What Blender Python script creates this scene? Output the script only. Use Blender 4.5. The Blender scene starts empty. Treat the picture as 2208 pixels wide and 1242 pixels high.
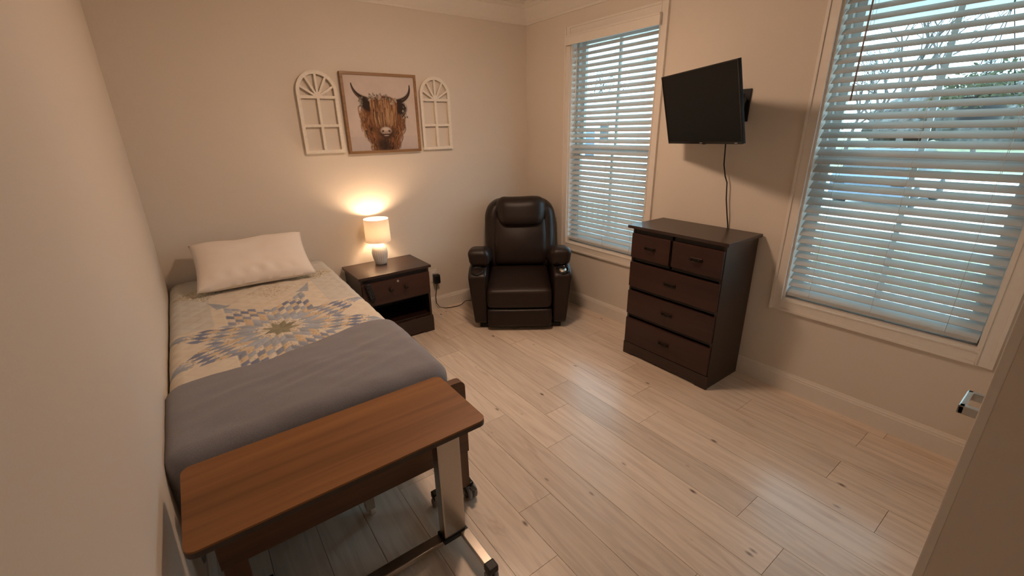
import bpy, bmesh, math, random
import numpy as np
from mathutils import Vector, Matrix, noise

random.seed(7)
scene = bpy.context.scene
COL = scene.collection
PI = math.pi

# ------------------------------------------------------------------ camera
CAM = Vector((-2.92435, -3.70350, 1.66))
cr = Vector((0.80416177, -0.59412408, -0.01845055))
cu = Vector((0.21614457, 0.26335999, 0.94017181))
cf = Vector((0.55371958, 0.76003822, -0.34020073))
cd = bpy.data.cameras.new('camera')
cd.sensor_width = 36.0
cd.lens = 943.695 / 2208 * 36.0
cd.clip_start = 0.02
cd.clip_end = 300
cam = bpy.data.objects.new('camera', cd)
COL.objects.link(cam)
m4 = Matrix((cr, cu, -cf)).transposed().to_4x4()
m4.translation = CAM
cam.matrix_world = m4
scene.camera = cam

# ------------------------------------------------------------------ sky, sun, exposure
world = bpy.data.worlds.new('world')
scene.world = world
world.use_nodes = True
bg = world.node_tree.nodes['Background']
bg.inputs['Color'].default_value = (0.56, 0.83, 1.0, 1)
bg.inputs['Strength'].default_value = 6.2
sd = bpy.data.lights.new('sun', 'SUN')
sd.energy = 3.0
sd.angle = 0.02
sd.color = (1.0, 0.97, 0.92)
sun = bpy.data.objects.new('sun', sd)
COL.objects.link(sun)
sun.rotation_euler = Vector((0.75, 0.25, -0.62)).to_track_quat('-Z', 'Y').to_euler()

vs = scene.view_settings
vs.view_transform = 'Standard'
vs.look = 'None'
vs.gamma = 1.0
vs.use_curve_mapping = False
vs.exposure = 0.27

CEIL_EMIT = 80.0        # ceiling lamp diffuser
LAMP_EMIT = 250.0        # bulb of the bedside lamp
WARM_C = (1.0, 0.665, 0.455)
WARM_L = (1.0, 0.66, 0.40)

# ------------------------------------------------------------------ materials
MATS = {}


def nodes_of(name):
    m = bpy.data.materials.new(name)
    m.use_nodes = True
    nt = m.node_tree
    return m, nt, nt.nodes['Principled BSDF']


def L(nt, a, b):
    nt.links.new(a, b)


def coords(nt, scale=(1, 1, 1), rand=True):
    """object-space position, shifted per object"""
    tc = nt.nodes.new('ShaderNodeTexCoord')
    mp = nt.nodes.new('ShaderNodeMapping')
    mp.inputs['Scale'].default_value = scale
    L(nt, tc.outputs['Object'], mp.inputs['Vector'])
    if rand:
        oi = nt.nodes.new('ShaderNodeObjectInfo')
        mu = nt.nodes.new('ShaderNodeMath')
        mu.operation = 'MULTIPLY'
        mu.inputs[1].default_value = 57.0
        L(nt, oi.outputs['Random'], mu.inputs[0])
        cb = nt.nodes.new('ShaderNodeCombineXYZ')
        L(nt, mu.outputs[0], cb.inputs[0])
        L(nt, mu.outputs[0], cb.inputs[1])
        L(nt, cb.outputs[0], mp.inputs['Location'])
    return mp.outputs[0]


def plain(name, col, rough=0.5, metal=0.0, nscale=60.0, var=0.06, bump=0.0, spec=0.5, coat=0.0, sheen=0.0):
    """a colour with a fine noise in tone and relief"""
    m, nt, b = nodes_of(name)
    v = coords(nt)
    nz = nt.nodes.new('ShaderNodeTexNoise')
    nz.inputs['Scale'].default_value = nscale
    nz.inputs['Detail'].default_value = 3
    L(nt, v, nz.inputs['Vector'])
    cr_ = nt.nodes.new('ShaderNodeValToRGB')
    c0 = [max(0, c * (1 - var)) for c in col]
    c1 = [min(1, c * (1 + var)) for c in col]
    cr_.color_ramp.elements[0].color = (*c0, 1)
    cr_.color_ramp.elements[1].color = (*c1, 1)
    cr_.color_ramp.elements[0].position = 0.3
    cr_.color_ramp.elements[1].position = 0.7
    L(nt, nz.outputs['Fac'], cr_.inputs['Fac'])
    L(nt, cr_.outputs['Color'], b.inputs['Base Color'])
    b.inputs['Roughness'].default_value = rough
    b.inputs['Metallic'].default_value = metal
    b.inputs['Specular IOR Level'].default_value = spec
    b.inputs['Coat Weight'].default_value = coat
    b.inputs['Sheen Weight'].default_value = sheen
    if bump > 0:
        bp = nt.nodes.new('ShaderNodeBump')
        bp.inputs['Strength'].default_value = bump
        bp.inputs['Distance'].default_value = 0.004
        L(nt, nz.outputs['Fac'], bp.inputs['Height'])
        L(nt, bp.outputs[0], b.inputs['Normal'])
    MATS[name] = m
    return m


def wood(name, dark, light, axis, rough=0.4, fine=60.0, stretch=0.06, coat=0.0, bump=0.05, spec=0.5):
    """grain running along one axis"""
    m, nt, b = nodes_of(name)
    sc = [1, 1, 1]
    sc[axis] = stretch
    v = coords(nt, sc)
    n1 = nt.nodes.new('ShaderNodeTexNoise')
    n1.inputs['Scale'].default_value = fine
    n1.inputs['Detail'].default_value = 5
    n1.inputs['Distortion'].default_value = 0.6
    L(nt, v, n1.inputs['Vector'])
    n2 = nt.nodes.new('ShaderNodeTexNoise')
    n2.inputs['Scale'].default_value = fine * 0.22
    n2.inputs['Detail'].default_value = 2
    L(nt, v, n2.inputs['Vector'])
    mx = nt.nodes.new('ShaderNodeMath')
    mx.operation = 'MULTIPLY_ADD'
    mx.inputs[1].default_value = 0.5
    L(nt, n1.outputs['Fac'], mx.inputs[0])
    h2 = nt.nodes.new('ShaderNodeMath')
    h2.operation = 'MULTIPLY'
    h2.inputs[1].default_value = 0.5
    L(nt, n2.outputs['Fac'], h2.inputs[0])
    L(nt, h2.outputs[0], mx.inputs[2])
    r = nt.nodes.new('ShaderNodeValToRGB')
    r.color_ramp.elements[0].position = 0.33
    r.color_ramp.elements[0].color = (*dark, 1)
    r.color_ramp.elements[1].position = 0.66
    r.color_ramp.elements[1].color = (*light, 1)
    L(nt, mx.outputs[0], r.inputs['Fac'])
    L(nt, r.outputs[0], b.inputs['Base Color'])
    b.inputs['Roughness'].default_value = rough
    b.inputs['Coat Weight'].default_value = coat
    b.inputs['Specular IOR Level'].default_value = spec
    bp = nt.nodes.new('ShaderNodeBump')
    bp.inputs['Strength'].default_value = bump
    bp.inputs['Distance'].default_value = 0.003
    L(nt, n1.outputs['Fac'], bp.inputs['Height'])
    L(nt, bp.outputs[0], b.inputs['Normal'])
    MATS[name] = m
    return m


def vcol(name, rough=0.85, bump=0.0, nscale=300, sheen=0.0):
    """colour stored on the mesh (printed or pieced cloth)"""
    m, nt, b = nodes_of(name)
    at = nt.nodes.new('ShaderNodeVertexColor')
    at.layer_name = 'print'
    L(nt, at.outputs['Color'], b.inputs['Base Color'])
    b.inputs['Roughness'].default_value = rough
    b.inputs['Specular IOR Level'].default_value = 0.2
    b.inputs['Sheen Weight'].default_value = sheen
    if bump:
        nz = nt.nodes.new('ShaderNodeTexNoise')
        nz.inputs['Scale'].default_value = nscale
        L(nt, coords(nt), nz.inputs['Vector'])
        bp = nt.nodes.new('ShaderNodeBump')
        bp.inputs['Strength'].default_value = bump
        bp.inputs['Distance'].default_value = 0.003
        L(nt, nz.outputs['Fac'], bp.inputs['Height'])
        L(nt, bp.outputs[0], b.inputs['Normal'])
    MATS[name] = m
    return m


def floor_mat():
    m, nt, b = nodes_of('pale_oak_plank')
    v = coords(nt, (1, 0.07, 1))
    n1 = nt.nodes.new('ShaderNodeTexNoise')
    n1.inputs['Scale'].default_value = 34
    n1.inputs['Detail'].default_value = 6
    n1.inputs['Distortion'].default_value = 0.8
    L(nt, v, n1.inputs['Vector'])
    r = nt.nodes.new('ShaderNodeValToRGB')
    r.color_ramp.elements[0].position = 0.28
    r.color_ramp.elements[0].color = (0.62, 0.505, 0.405, 1)
    r.color_ramp.elements[1].position = 0.60
    r.color_ramp.elements[1].color = (0.76, 0.645, 0.53, 1)
    L(nt, n1.outputs['Fac'], r.inputs['Fac'])
    # mineral streaks
    v2 = coords(nt, (1, 0.16, 1))
    n2 = nt.nodes.new('ShaderNodeTexNoise')
    n2.inputs['Scale'].default_value = 13
    n2.inputs['Detail'].default_value = 4
    n2.inputs['Distortion'].default_value = 1.5
    L(nt, v2, n2.inputs['Vector'])
    r2 = nt.nodes.new('ShaderNodeValToRGB')
    r2.color_ramp.elements[0].position = 0.62
    r2.color_ramp.elements[0].color = (0, 0, 0, 1)
    r2.color_ramp.elements[1].position = 0.74
    r2.color_ramp.elements[1].color = (1, 1, 1, 1)
    L(nt, n2.outputs['Fac'], r2.inputs['Fac'])
    # knots
    v3 = coords(nt, (1, 0.45, 1))
    vo = nt.nodes.new('ShaderNodeTexVoronoi')
    vo.inputs['Scale'].default_value = 8.5
    L(nt, v3, vo.inputs['Vector'])
    r3 = nt.nodes.new('ShaderNodeValToRGB')
    r3.color_ramp.elements[0].position = 0.03
    r3.color_ramp.elements[0].color = (1, 1, 1, 1)
    r3.color_ramp.elements[1].position = 0.095
    r3.color_ramp.elements[1].color = (0, 0, 0, 1)
    L(nt, vo.outputs['Distance'], r3.inputs['Fac'])
    nk = nt.nodes.new('ShaderNodeTexNoise')
    nk.inputs['Scale'].default_value = 3.1
    L(nt, v3, nk.inputs['Vector'])
    gk = nt.nodes.new('ShaderNodeMath')
    gk.operation = 'GREATER_THAN'
    gk.inputs[1].default_value = 0.44
    L(nt, nk.outputs['Fac'], gk.inputs[0])
    mk = nt.nodes.new('ShaderNodeMath')
    mk.operation = 'MULTIPLY'
    L(nt, gk.outputs[0], mk.inputs[0])
    L(nt, r3.outputs[0], mk.inputs[1])

    def mix(a, fac, col, k):
        x = nt.nodes.new('ShaderNodeMix')
        x.data_type = 'RGBA'
        s = nt.nodes.new('ShaderNodeMath')
        s.operation = 'MULTIPLY'
        s.inputs[1].default_value = k
        L(nt, fac, s.inputs[0])
        L(nt, s.outputs[0], x.inputs[0])
        L(nt, a, x.inputs[6])
        x.inputs[7].default_value = (*col, 1)
        return x.outputs[2]
    c = mix(r.outputs[0], r2.outputs[0], (0.40, 0.29, 0.21), 0.42)
    c = mix(c, mk.outputs[0], (0.10, 0.055, 0.035), 0.85)
    # tone of each board
    oi = nt.nodes.new('ShaderNodeObjectInfo')
    hs = nt.nodes.new('ShaderNodeHueSaturation')
    mr = nt.nodes.new('ShaderNodeMapRange')
    mr.inputs[3].default_value = 0.90
    mr.inputs[4].default_value = 1.08
    L(nt, oi.outputs['Random'], mr.inputs[0])
    L(nt, mr.outputs[0], hs.inputs['Value'])
    L(nt, c, hs.inputs['Color'])
    L(nt, hs.outputs[0], b.inputs['Base Color'])
    b.inputs['Roughness'].default_value = 0.27
    b.inputs['Specular IOR Level'].default_value = 0.55
    bp = nt.nodes.new('ShaderNodeBump')
    bp.inputs['Strength'].default_value = 0.08
    bp.inputs['Distance'].default_value = 0.002
    L(nt, n1.outputs['Fac'], bp.inputs['Height'])
    L(nt, bp.outputs[0], b.inputs['Normal'])
    MATS['pale_oak_plank'] = m
    return m


def glass_mat():
    m, nt, b = nodes_of('pane_glass')
    nt.nodes.remove(b)
    out = nt.nodes['Material Output']
    tr = nt.nodes.new('ShaderNodeBsdfTransparent')
    tr.inputs[0].default_value = (0.93, 0.97, 0.97, 1)
    gl = nt.nodes.new('ShaderNodeBsdfGlossy')
    gl.inputs['Roughness'].default_value = 0.02
    mx = nt.nodes.new('ShaderNodeMixShader')
    mx.inputs[0].default_value = 0.05
    L(nt, tr.outputs[0], mx.inputs[1])
    L(nt, gl.outputs[0], mx.inputs[2])
    L(nt, mx.outputs[0], out.inputs[0])
    MATS['pane_glass'] = m
    return m


def translucent(name, col, fac, rough=0.6):
    m, nt, b = nodes_of(name)
    out = nt.nodes['Material Output']
    b.inputs['Base Color'].default_value = (*col, 1)
    b.inputs['Roughness'].default_value = rough
    nz = nt.nodes.new('ShaderNodeTexNoise')
    nz.inputs['Scale'].default_value = 220
    L(nt, coords(nt), nz.inputs['Vector'])
    bp = nt.nodes.new('ShaderNodeBump')
    bp.inputs['Strength'].default_value = 0.04
    bp.inputs['Distance'].default_value = 0.002
    L(nt, nz.outputs['Fac'], bp.inputs['Height'])
    L(nt, bp.outputs[0], b.inputs['Normal'])
    t = nt.nodes.new('ShaderNodeBsdfTranslucent')
    t.inputs[0].default_value = (*col, 1)
    mx = nt.nodes.new('ShaderNodeMixShader')
    mx.inputs[0].default_value = fac
    L(nt, b.outputs[0], mx.inputs[1])
    L(nt, t.outputs[0], mx.inputs[2])
    L(nt, mx.outputs[0], out.inputs[0])
    MATS[name] = m
    return m


def emit(name, col, strength):
    m, nt, b = nodes_of(name)
    b.inputs['Base Color'].default_value = (0.9, 0.88, 0.82, 1)
    b.inputs['Emission Color'].default_value = (*col, 1)
    b.inputs['Emission Strength'].default_value = strength
    MATS[name] = m
    return m


plain('wall_paint', (0.72, 0.655, 0.575), 0.75, nscale=180, var=0.015, bump=0.06, spec=0.25)
plain('ceiling_paint', (0.80, 0.77, 0.72), 0.85, nscale=120, var=0.02, bump=0.05, spec=0.2)
plain('trim_paint', (0.78, 0.735, 0.67), 0.42, nscale=40, var=0.015)
plain('door_paint', (0.76, 0.72, 0.66), 0.45, nscale=40, var=0.015)
plain('subfloor', (0.06, 0.04, 0.03), 0.9)
plain('hall_carpet', (0.34, 0.27, 0.21), 0.9, bump=0.4)
floor_mat()
glass_mat()
plain('sash_vinyl', (0.74, 0.76, 0.76), 0.35, nscale=30, var=0.02)
translucent('slat_white', (0.62, 0.62, 0.60), 0.20, 0.45)
plain('cord_white', (0.75, 0.74, 0.70), 0.7)
plain('wand_grey', (0.28, 0.22, 0.20), 0.3)
wood('espresso_y', (0.019, 0.0085, 0.0055), (0.034, 0.0145, 0.009), 1, 0.36, 40, 0.05, coat=0.15)
wood('espresso_x', (0.019, 0.0085, 0.0055), (0.034, 0.0145, 0.009), 0, 0.36, 40, 0.05, coat=0.15)
wood('espresso_z', (0.017, 0.0085, 0.006), (0.030, 0.014, 0.0095), 2, 0.38, 40, 0.05, coat=0.15)
wood('cherry_y', (0.027, 0.0105, 0.0075), (0.048, 0.0185, 0.0125), 1, 0.40, 40, 0.05, spec=0.4)
wood('cherry_x', (0.034, 0.0125, 0.008), (0.060, 0.022, 0.0135), 0, 0.40, 40, 0.05, spec=0.4)
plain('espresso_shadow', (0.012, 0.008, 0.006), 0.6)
plain('bronze', (0.03, 0.02, 0.016), 0.35, metal=0.7)
plain('steel', (0.50, 0.46, 0.41), 0.30, metal=1.0, nscale=200, var=0.04)
plain('satin_nickel', (0.55, 0.52, 0.47), 0.28, metal=1.0, nscale=150, var=0.03)
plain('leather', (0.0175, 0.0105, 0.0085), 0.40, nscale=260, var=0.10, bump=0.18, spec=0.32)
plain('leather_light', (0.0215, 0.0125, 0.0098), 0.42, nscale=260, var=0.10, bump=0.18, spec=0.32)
plain('black_plastic', (0.010, 0.010, 0.011), 0.42, spec=0.3)
plain('black_gloss', (0.008, 0.008, 0.009), 0.12)
plain('screen_black', (0.008, 0.009, 0.009), 0.32, nscale=20, var=0.03, spec=0.12)
plain('rubber_grey', (0.27, 0.27, 0.28), 0.6)
plain('white_plastic', (0.78, 0.75, 0.70), 0.4)
wood('table_oak', (0.150, 0.060, 0.018), (0.290, 0.125, 0.040), 0, 0.45, 30, 0.05, bump=0.03, spec=0.35)
wood('footboard_wood', (0.075, 0.032, 0.014), (0.145, 0.064, 0.028), 0, 0.42, 40, 0.05)
wood('leg_wood', (0.075, 0.032, 0.014), (0.145, 0.064, 0.028), 2, 0.42, 40, 0.05)
plain('dark_edge', (0.045, 0.030, 0.022), 0.5)
plain('mattress_blue', (0.10, 0.13, 0.16), 0.7)
plain('pillow_cotton', (0.86, 0.79, 0.72), 0.9, nscale=500, var=0.03, bump=0.12, spec=0.15, sheen=0.2)
plain('blanket_fleece', (0.245, 0.240, 0.268), 0.95, nscale=420, var=0.16, bump=0.7, spec=0.1, sheen=0.35)
vcol('quilt_cloth', 0.9, 0.25, 420)
vcol('canvas_print', 0.7, 0.06, 500)
wood('picture_frame_wood', (0.20, 0.105, 0.045), (0.34, 0.195, 0.09), 0, 0.45, 50, 0.08)
plain('arch_whitewash', (0.80, 0.745, 0.655), 0.6, nscale=60, var=0.05, bump=0.15)
plain('ceramic', (0.74, 0.71, 0.67), 0.25, nscale=20, var=0.02)
translucent('shade_linen', (0.90, 0.84, 0.74), 0.17, 0.8)
emit('ceiling_glow', WARM_C, CEIL_EMIT)
emit('bulb_glow', WARM_L, LAMP_EMIT)
plain('lawn', (0.16, 0.17, 0.10), 0.95, nscale=3, var=0.3)
plain('pavement', (0.62, 0.60, 0.56), 0.9, nscale=2, var=0.08)
plain('porch_board', (0.30, 0.31, 0.31), 0.6, nscale=8, var=0.08)
plain('porch_white', (0.74, 0.75, 0.75), 0.5, nscale=8, var=0.03)
plain('bark', (0.075, 0.066, 0.062), 0.9, nscale=20, var=0.2, bump=0.4)
plain('thicket_twigs', (0.075, 0.078, 0.075), 0.95, nscale=3.5, var=0.75, bump=0.6)
plain('shrub_leaf', (0.07, 0.10, 0.045), 0.8, nscale=12, var=0.5, bump=0.5)
plain('basket_leaf', (0.12, 0.125, 0.055), 0.7, nscale=30, var=0.5)
plain('pot_dark', (0.020, 0.022, 0.026), 0.5)
plain('car_paint', (0.08, 0.11, 0.16), 0.2, metal=0.4, coat=0.6)
plain('car_glass', (0.015, 0.018, 0.02), 0.08)
plain('tyre', (0.02, 0.02, 0.02), 0.8)
plain('siding', (0.55, 0.56, 0.56), 0.7)

# ------------------------------------------------------------------ mesh helpers


def link(o, parent=None):
    COL.objects.link(o)
    if parent is not None:
        o.parent = parent
    return o


def empty(name, loc, rz=0.0, label=None, cat=None, group=None, kind=None):
    o = bpy.data.objects.new(name, None)
    o.location = loc
    o.rotation_euler = (0, 0, rz)
    o.empty_display_size = 0.1
    link(o)
    tag(o, label, cat, group, kind)
    return o


def tag(o, label=None, cat=None, group=None, kind=None):
    if label:
        o['label'] = label
    if cat:
        o['category'] = cat
    if group:
        o['group'] = group
    if kind:
        o['kind'] = kind
    return o


class MB:
    """collects shapes; build() links them as one mesh object. off is subtracted from every vertex."""

    def __init__(self):
        self.v = []
        self.f = []
        self.s = []

    def add(self, vs, fs, smooth=False):
        n = len(self.v)
        self.v += [tuple(p) for p in vs]
        self.f += [tuple(i + n for i in f) for f in fs]
        self.s += [smooth] * len(fs)
        return self

    def box(self, x0, x1, y0, y1, z0, z1, bev=0.0):
        x0, x1 = min(x0, x1), max(x0, x1)
        y0, y1 = min(y0, y1), max(y0, y1)
        z0, z1 = min(z0, z1), max(z0, z1)
        if bev <= 0:
            vs = [(x, y, z) for z in (z0, z1) for y in (y0, y1) for x in (x0, x1)]
            fs = [(0, 2, 3, 1), (4, 5, 7, 6), (0, 1, 5, 4), (2, 6, 7, 3), (0, 4, 6, 2), (1, 3, 7, 5)]
            return self.add(vs, fs)
        bm = bmesh.new()
        bmesh.ops.create_cube(bm, size=1.0)
        for v in bm.verts:
            v.co = Vector(((x0 + x1) / 2 + v.co.x * (x1 - x0), (y0 + y1) / 2 + v.co.y * (y1 - y0), (z0 + z1) / 2 + v.co.z * (z1 - z0)))
        bmesh.ops.bevel(bm, geom=list(bm.edges), offset=min(bev, 0.45 * min(x1 - x0, y1 - y0, z1 - z0)), segments=2, affect='EDGES', profile=0.7)
        bm.verts.index_update()
        self.add([v.co[:] for v in bm.verts], [[v.index for v in f.verts] for f in bm.faces])
        bm.free()
        return self

    def rbox(self, c, h, r, n=10, fn=None):
        """rounded box: c centre, h half sizes, r corner radius, fn moves each point"""
        if isinstance(n, int):
            n = (n, n, n)
        idx = {}
        vs, fs = [], []

        def vid(p):
            k = (round(p[0], 6), round(p[1], 6), round(p[2], 6))
            if k not in idx:
                idx[k] = len(vs)
                q = [max(-(h[i] - r), min(h[i] - r, p[i])) for i in range(3)]
                d = Vector([p[i] - q[i] for i in range(3)])
                if d.length > 1e-9:
                    d = d.normalized() * r
                w = Vector(q) + d + Vector(c)
                vs.append(fn(w) if fn else w)
            return idx[k]

        def grid(i, nn):
            # denser close to the corners
            t = [-1 + 2 * k / nn for k in range(nn + 1)]
            return [math.copysign(abs(a) ** 0.8, a) * h[i] for a in t]
        g = [grid(i, n[i]) for i in range(3)]
        for ax in range(3):
            a, b = (ax + 1) % 3, (ax + 2) % 3
            for sgn in (-1, 1):
                for i in range(n[a]):
                    for j in range(n[b]):
                        q = []
                        for (ii, jj) in ((i, j), (i + 1, j), (i + 1, j + 1), (i, j + 1)):
                            p = [0, 0, 0]
                            p[ax] = sgn * h[ax]
                            p[a] = g[a][ii]
                            p[b] = g[b][jj]
                            q.append(vid(p))
                        if sgn < 0:
                            q.reverse()
                        fs.append(q)
        return self.add(vs, fs, True)

    def lathe(self, prof, c=(0, 0, 0), n=32, mod=None, axis=2, caps=True):
        """prof: list of (radius, height)"""
        vs, fs = [], []
        for (r, z) in prof:
            for k in range(n):
                a = 2 * PI * k / n
                rr = r * (mod(a, z) if mod else 1)
                p = [rr * math.cos(a), rr * math.sin(a), z]
                if axis == 0:
                    p = [p[2], p[0], p[1]]
                elif axis == 1:
                    p = [p[0], -p[2], p[1]]
                    p[1] = z
                vs.append((p[0] + c[0], p[1] + c[1], p[2] + c[2]))
        for i in range(len(prof) - 1):
            for k in range(n):
                k2 = (k + 1) % n
                fs.append((i * n + k, i * n + k2, (i + 1) * n + k2, (i + 1) * n + k))
        self.add(vs, fs, True)
        if caps:
            m = len(self.v) - len(vs)
            self.f.append(tuple(m + k for k in reversed(range(n))))
            self.f.append(tuple(m + (len(prof) - 1) * n + k for k in range(n)))
            self.s += [False, False]
        return self

    def tube(self, pts, r, n=8, r1=None, caps=True):
        pts = [Vector(p) for p in pts]
        rs = [r + (((r1 if r1 is not None else r) - r) * i / max(1, len(pts) - 1)) for i in range(len(pts))]
        vs, fs = [], []
        prev = None
        for i, p in enumerate(pts):
            t = (pts[min(i + 1, len(pts) - 1)] - pts[max(i - 1, 0)]).normalized()
            if prev is None:
                u = t.orthogonal().normalized()
            else:
                u = (prev - t * prev.dot(t))
                u = u.normalized() if u.length > 1e-6 else t.orthogonal().normalized()
            prev = u
            w = t.cross(u)
            for k in range(n):
                a = 2 * PI * k / n
                vs.append(p + (u * math.cos(a) + w * math.sin(a)) * rs[i])
        for i in range(len(pts) - 1):
            for k in range(n):
                k2 = (k + 1) % n
                fs.append((i * n + k, i * n + k2, (i + 1) * n + k2, (i + 1) * n + k))
        if caps:
            fs.append(tuple(reversed(range(n))))
            fs.append(tuple((len(pts) - 1) * n + k for k in range(n)))
        return self.add(vs, fs, True)

    def prism(self, poly, axis, a0, a1):
        """poly: 2D outline (counter-clockwise) in the two other axes in cyclic order, pulled from a0 to a1"""
        n = len(poly)
        vs = []
        b, c = (axis + 1) % 3, (axis + 2) % 3
        for a in (a0, a1):
            for (p, q) in poly:
                w = [0, 0, 0]
                w[axis], w[b], w[c] = a, p, q
                vs.append(w)
        fs = [tuple(reversed(range(n))), tuple(range(n, 2 * n))]
        for i in range(n):
            j = (i + 1) % n
            fs.append((i, j, n + j, n + i))
        return self.add(vs, fs)

    def build(self, name, mat, parent=None, off=(0, 0, 0), fix=True):
        me = bpy.data.meshes.new(name)
        o = off
        me.from_pydata([(p[0] - o[0], p[1] - o[1], p[2] - o[2]) for p in self.v], [], self.f)
        me.polygons.foreach_set('use_smooth', self.s)
        if fix:
            bm = bmesh.new()
            bm.from_mesh(me)
            bmesh.ops.recalc_face_normals(bm, faces=bm.faces)
            bm.to_mesh(me)
            bm.free()
        me.materials.append(MATS[mat] if isinstance(mat, str) else mat)
        me.update()
        ob = bpy.data.objects.new(name, me)
        link(ob, parent)
        if parent is None and tuple(off) != (0, 0, 0):
            ob.location = off
        return ob


def struct(name, mb, mat, label=None):
    ob = mb.build(name, mat)
    tag(ob, label, None, None, 'structure')
    return ob


def copy_tree(o, parent=None):
    c = o.copy()
    COL.objects.link(c)
    c.parent = parent
    for ch in list(o.children):
        copy_tree(ch, c)
    return c


# ------------------------------------------------------------------ the room
W = -3.164          # left wall
D = -3.668          # near wall
H = 2.74            # ceiling

# floor and its boards
fl = struct('floor', MB().box(W - 0.12, 0.12, -5.17, 0.12, -0.06, -0.012), 'subfloor', 'pale oak plank floor with knots and thin dark joints')
PW, PL = 0.192, 1.30
joint = {1: -3.23, 3: -3.225, 4: -3.475, 5: -2.383, 6: -3.077, 7: -3.276, 8: -2.213, 9: -1.823, 10: -2.464, 11: -2.729}
for row in range(0, 18):
    xa = -0.087 - PW * (row - 1)
    xb = xa - PW
    xa, xb = min(xa, 0.0), max(xb, W)
    if xb >= xa:
        continue
    j0 = joint.get(row, -2.0 - 0.41 * ((row * 5) % 3) - 0.13 * (row % 4))
    while j0 < 0:
        j0 += PL
    ys = [0.0]
    y = j0 - PL
    yend = -5.05 if xa < -1.45 else -3.668
    while y > yend:
        ys.append(y)
        y -= PL
    ys.append(yend)
    for i in range(len(ys) - 1):
        if ys[i] - ys[i + 1] < 0.02:
            continue
        cx, cy = (xa + xb) / 2, (ys[i] + ys[i + 1]) / 2
        g = 0.0009
        MB().box(xb + g, xa - g, ys[i + 1] + g, ys[i] - g, -0.012, 0.0).build('plank', 'pale_oak_plank', fl, (cx, cy, 0)).location = (cx, cy, 0)

struct('wall_back', MB().box(W - 0.12, 0.12, 0.0, 0.12, -0.012, H), 'wall_paint', 'beige painted wall behind the bed and lamp')
struct('wall_left', MB().box(W - 0.12, W, -5.05, 0.0, -0.012, H), 'wall_paint', 'bare beige painted wall beside the bed')

WIN = [(-0.622, -1.518), (-2.622, -3.518)]   # openings along y
WZ0, WZ1 = 0.613, 2.405
mb = MB()
mb.box(0, 0.14, D - 0.12, 0.0, -0.012, WZ0).box(0, 0.14, D - 0.12, 0.0, WZ1, H)
for (a, b) in ((0.0, WIN[0][0]), (WIN[0][1], WIN[1][0]), (WIN[1][1], D - 0.12)):
    mb.box(0, 0.14, a, b, WZ0, WZ1)
struct('wall_right', mb, 'wall_paint', 'beige painted wall with two windows')

NX = -1.50           # alcove corner: the near wall ends here
AY = -5.05           # back of the entry alcove
CO = (-1.400, -0.640)    # closet door in the near wall
DH = 2.06
mb = MB()
mb.box(NX, CO[0], D - 0.12, D, -0.012, H).box(CO[0], CO[1], D - 0.12, D, DH, H).box(CO[1], 0, D - 0.12, D, -0.012, H)
struct('wall_near', mb, 'wall_paint', 'beige painted wall with the closet door')
struct('wall_alcove', MB().box(NX, NX + 0.12, AY - 0.12, D - 0.12, -0.012, H), 'wall_paint', 'shaded beige wall of the entry alcove, round the corner from the closet door')
struct('wall_entry', MB().box(W - 0.12, NX, AY - 0.12, AY, -0.012, H), 'wall_paint', 'beige wall at the back of the entry alcove')
struct('ceiling', MB().box(W - 0.12, 0.14, AY - 0.12, 0.12, H, H + 0.12), 'ceiling_paint', 'pale painted ceiling above the crown moulding')

# crown moulding: outline (distance from wall, height)
crown = [(0.0, 2.575), (0.012, 2.575), (0.016, 2.590), (0.026, 2.600), (0.040, 2.618), (0.064, 2.650), (0.084, 2.682), (0.090, 2.688),
         (0.100, 2.690), (0.104, 2.712), (0.112, 2.716), (0.112, 2.7395), (0.0, 2.7395)]
base = [(0.0, 0.0), (0.015, 0.0), (0.015, 0.098), (0.012, 0.104), (0.012, 0.112), (0.008, 0.118), (0.005, 0.129), (0.0, 0.129)]


def run_x(prof, y, s, x0, x1):     # along x; prism over (y, z)
    return MB().prism([(y + s * d, z) for d, z in prof], 0, x0, x1)


def run_y(prof, x, s, y0, y1):     # along y; prism over (z, x)
    return MB().prism([(z, x + s * d) for d, z in prof], 1, y0, y1)


struct('trim_1', run_x(crown, 0, -1, W, 0), 'trim_paint', 'white crown moulding along the top of the back wall')
struct('trim_2', run_y(crown, 0, -1, D, 0), 'trim_paint', 'white crown moulding above the windows')
struct('trim_3', run_y(crown, W, 1, AY, 0), 'trim_paint', 'white crown moulding along the left wall')
struct('trim_4', run_x(crown, D, 1, NX, 0), 'trim_paint', 'white crown moulding along the near wall')
struct('baseboard_back', run_x(base, 0, -1, W, 0), 'trim_paint', 'white baseboard along the back wall')
struct('baseboard_right', run_y(base, 0, -1, D, 0), 'trim_paint', 'white baseboard under the windows')
struct('baseboard_left', run_y(base, W, 1, AY, 0), 'trim_paint', 'white baseboard beside the bed')
struct('baseboard_near', run_x(base, D, 1, CO[1] + 0.062, 0), 'trim_paint', 'white baseboard beside the closet door')
struct('baseboard_alcove', run_y(base, NX, -1, AY, D - 0.0), 'trim_paint', 'white baseboard of the entry alcove')
mb = MB()
mb.box(NX, CO[0], D, D + 0.020, 0, DH + 0.075, 0.002).box(CO[1], CO[1] + 0.06, D, D + 0.020, 0, DH + 0.075, 0.002)
mb.box(CO[0], CO[1], D, D + 0.020, DH, DH + 0.075, 0.002)
struct('trim_5', mb, 'trim_paint', 'white casing round the closet door')

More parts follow.
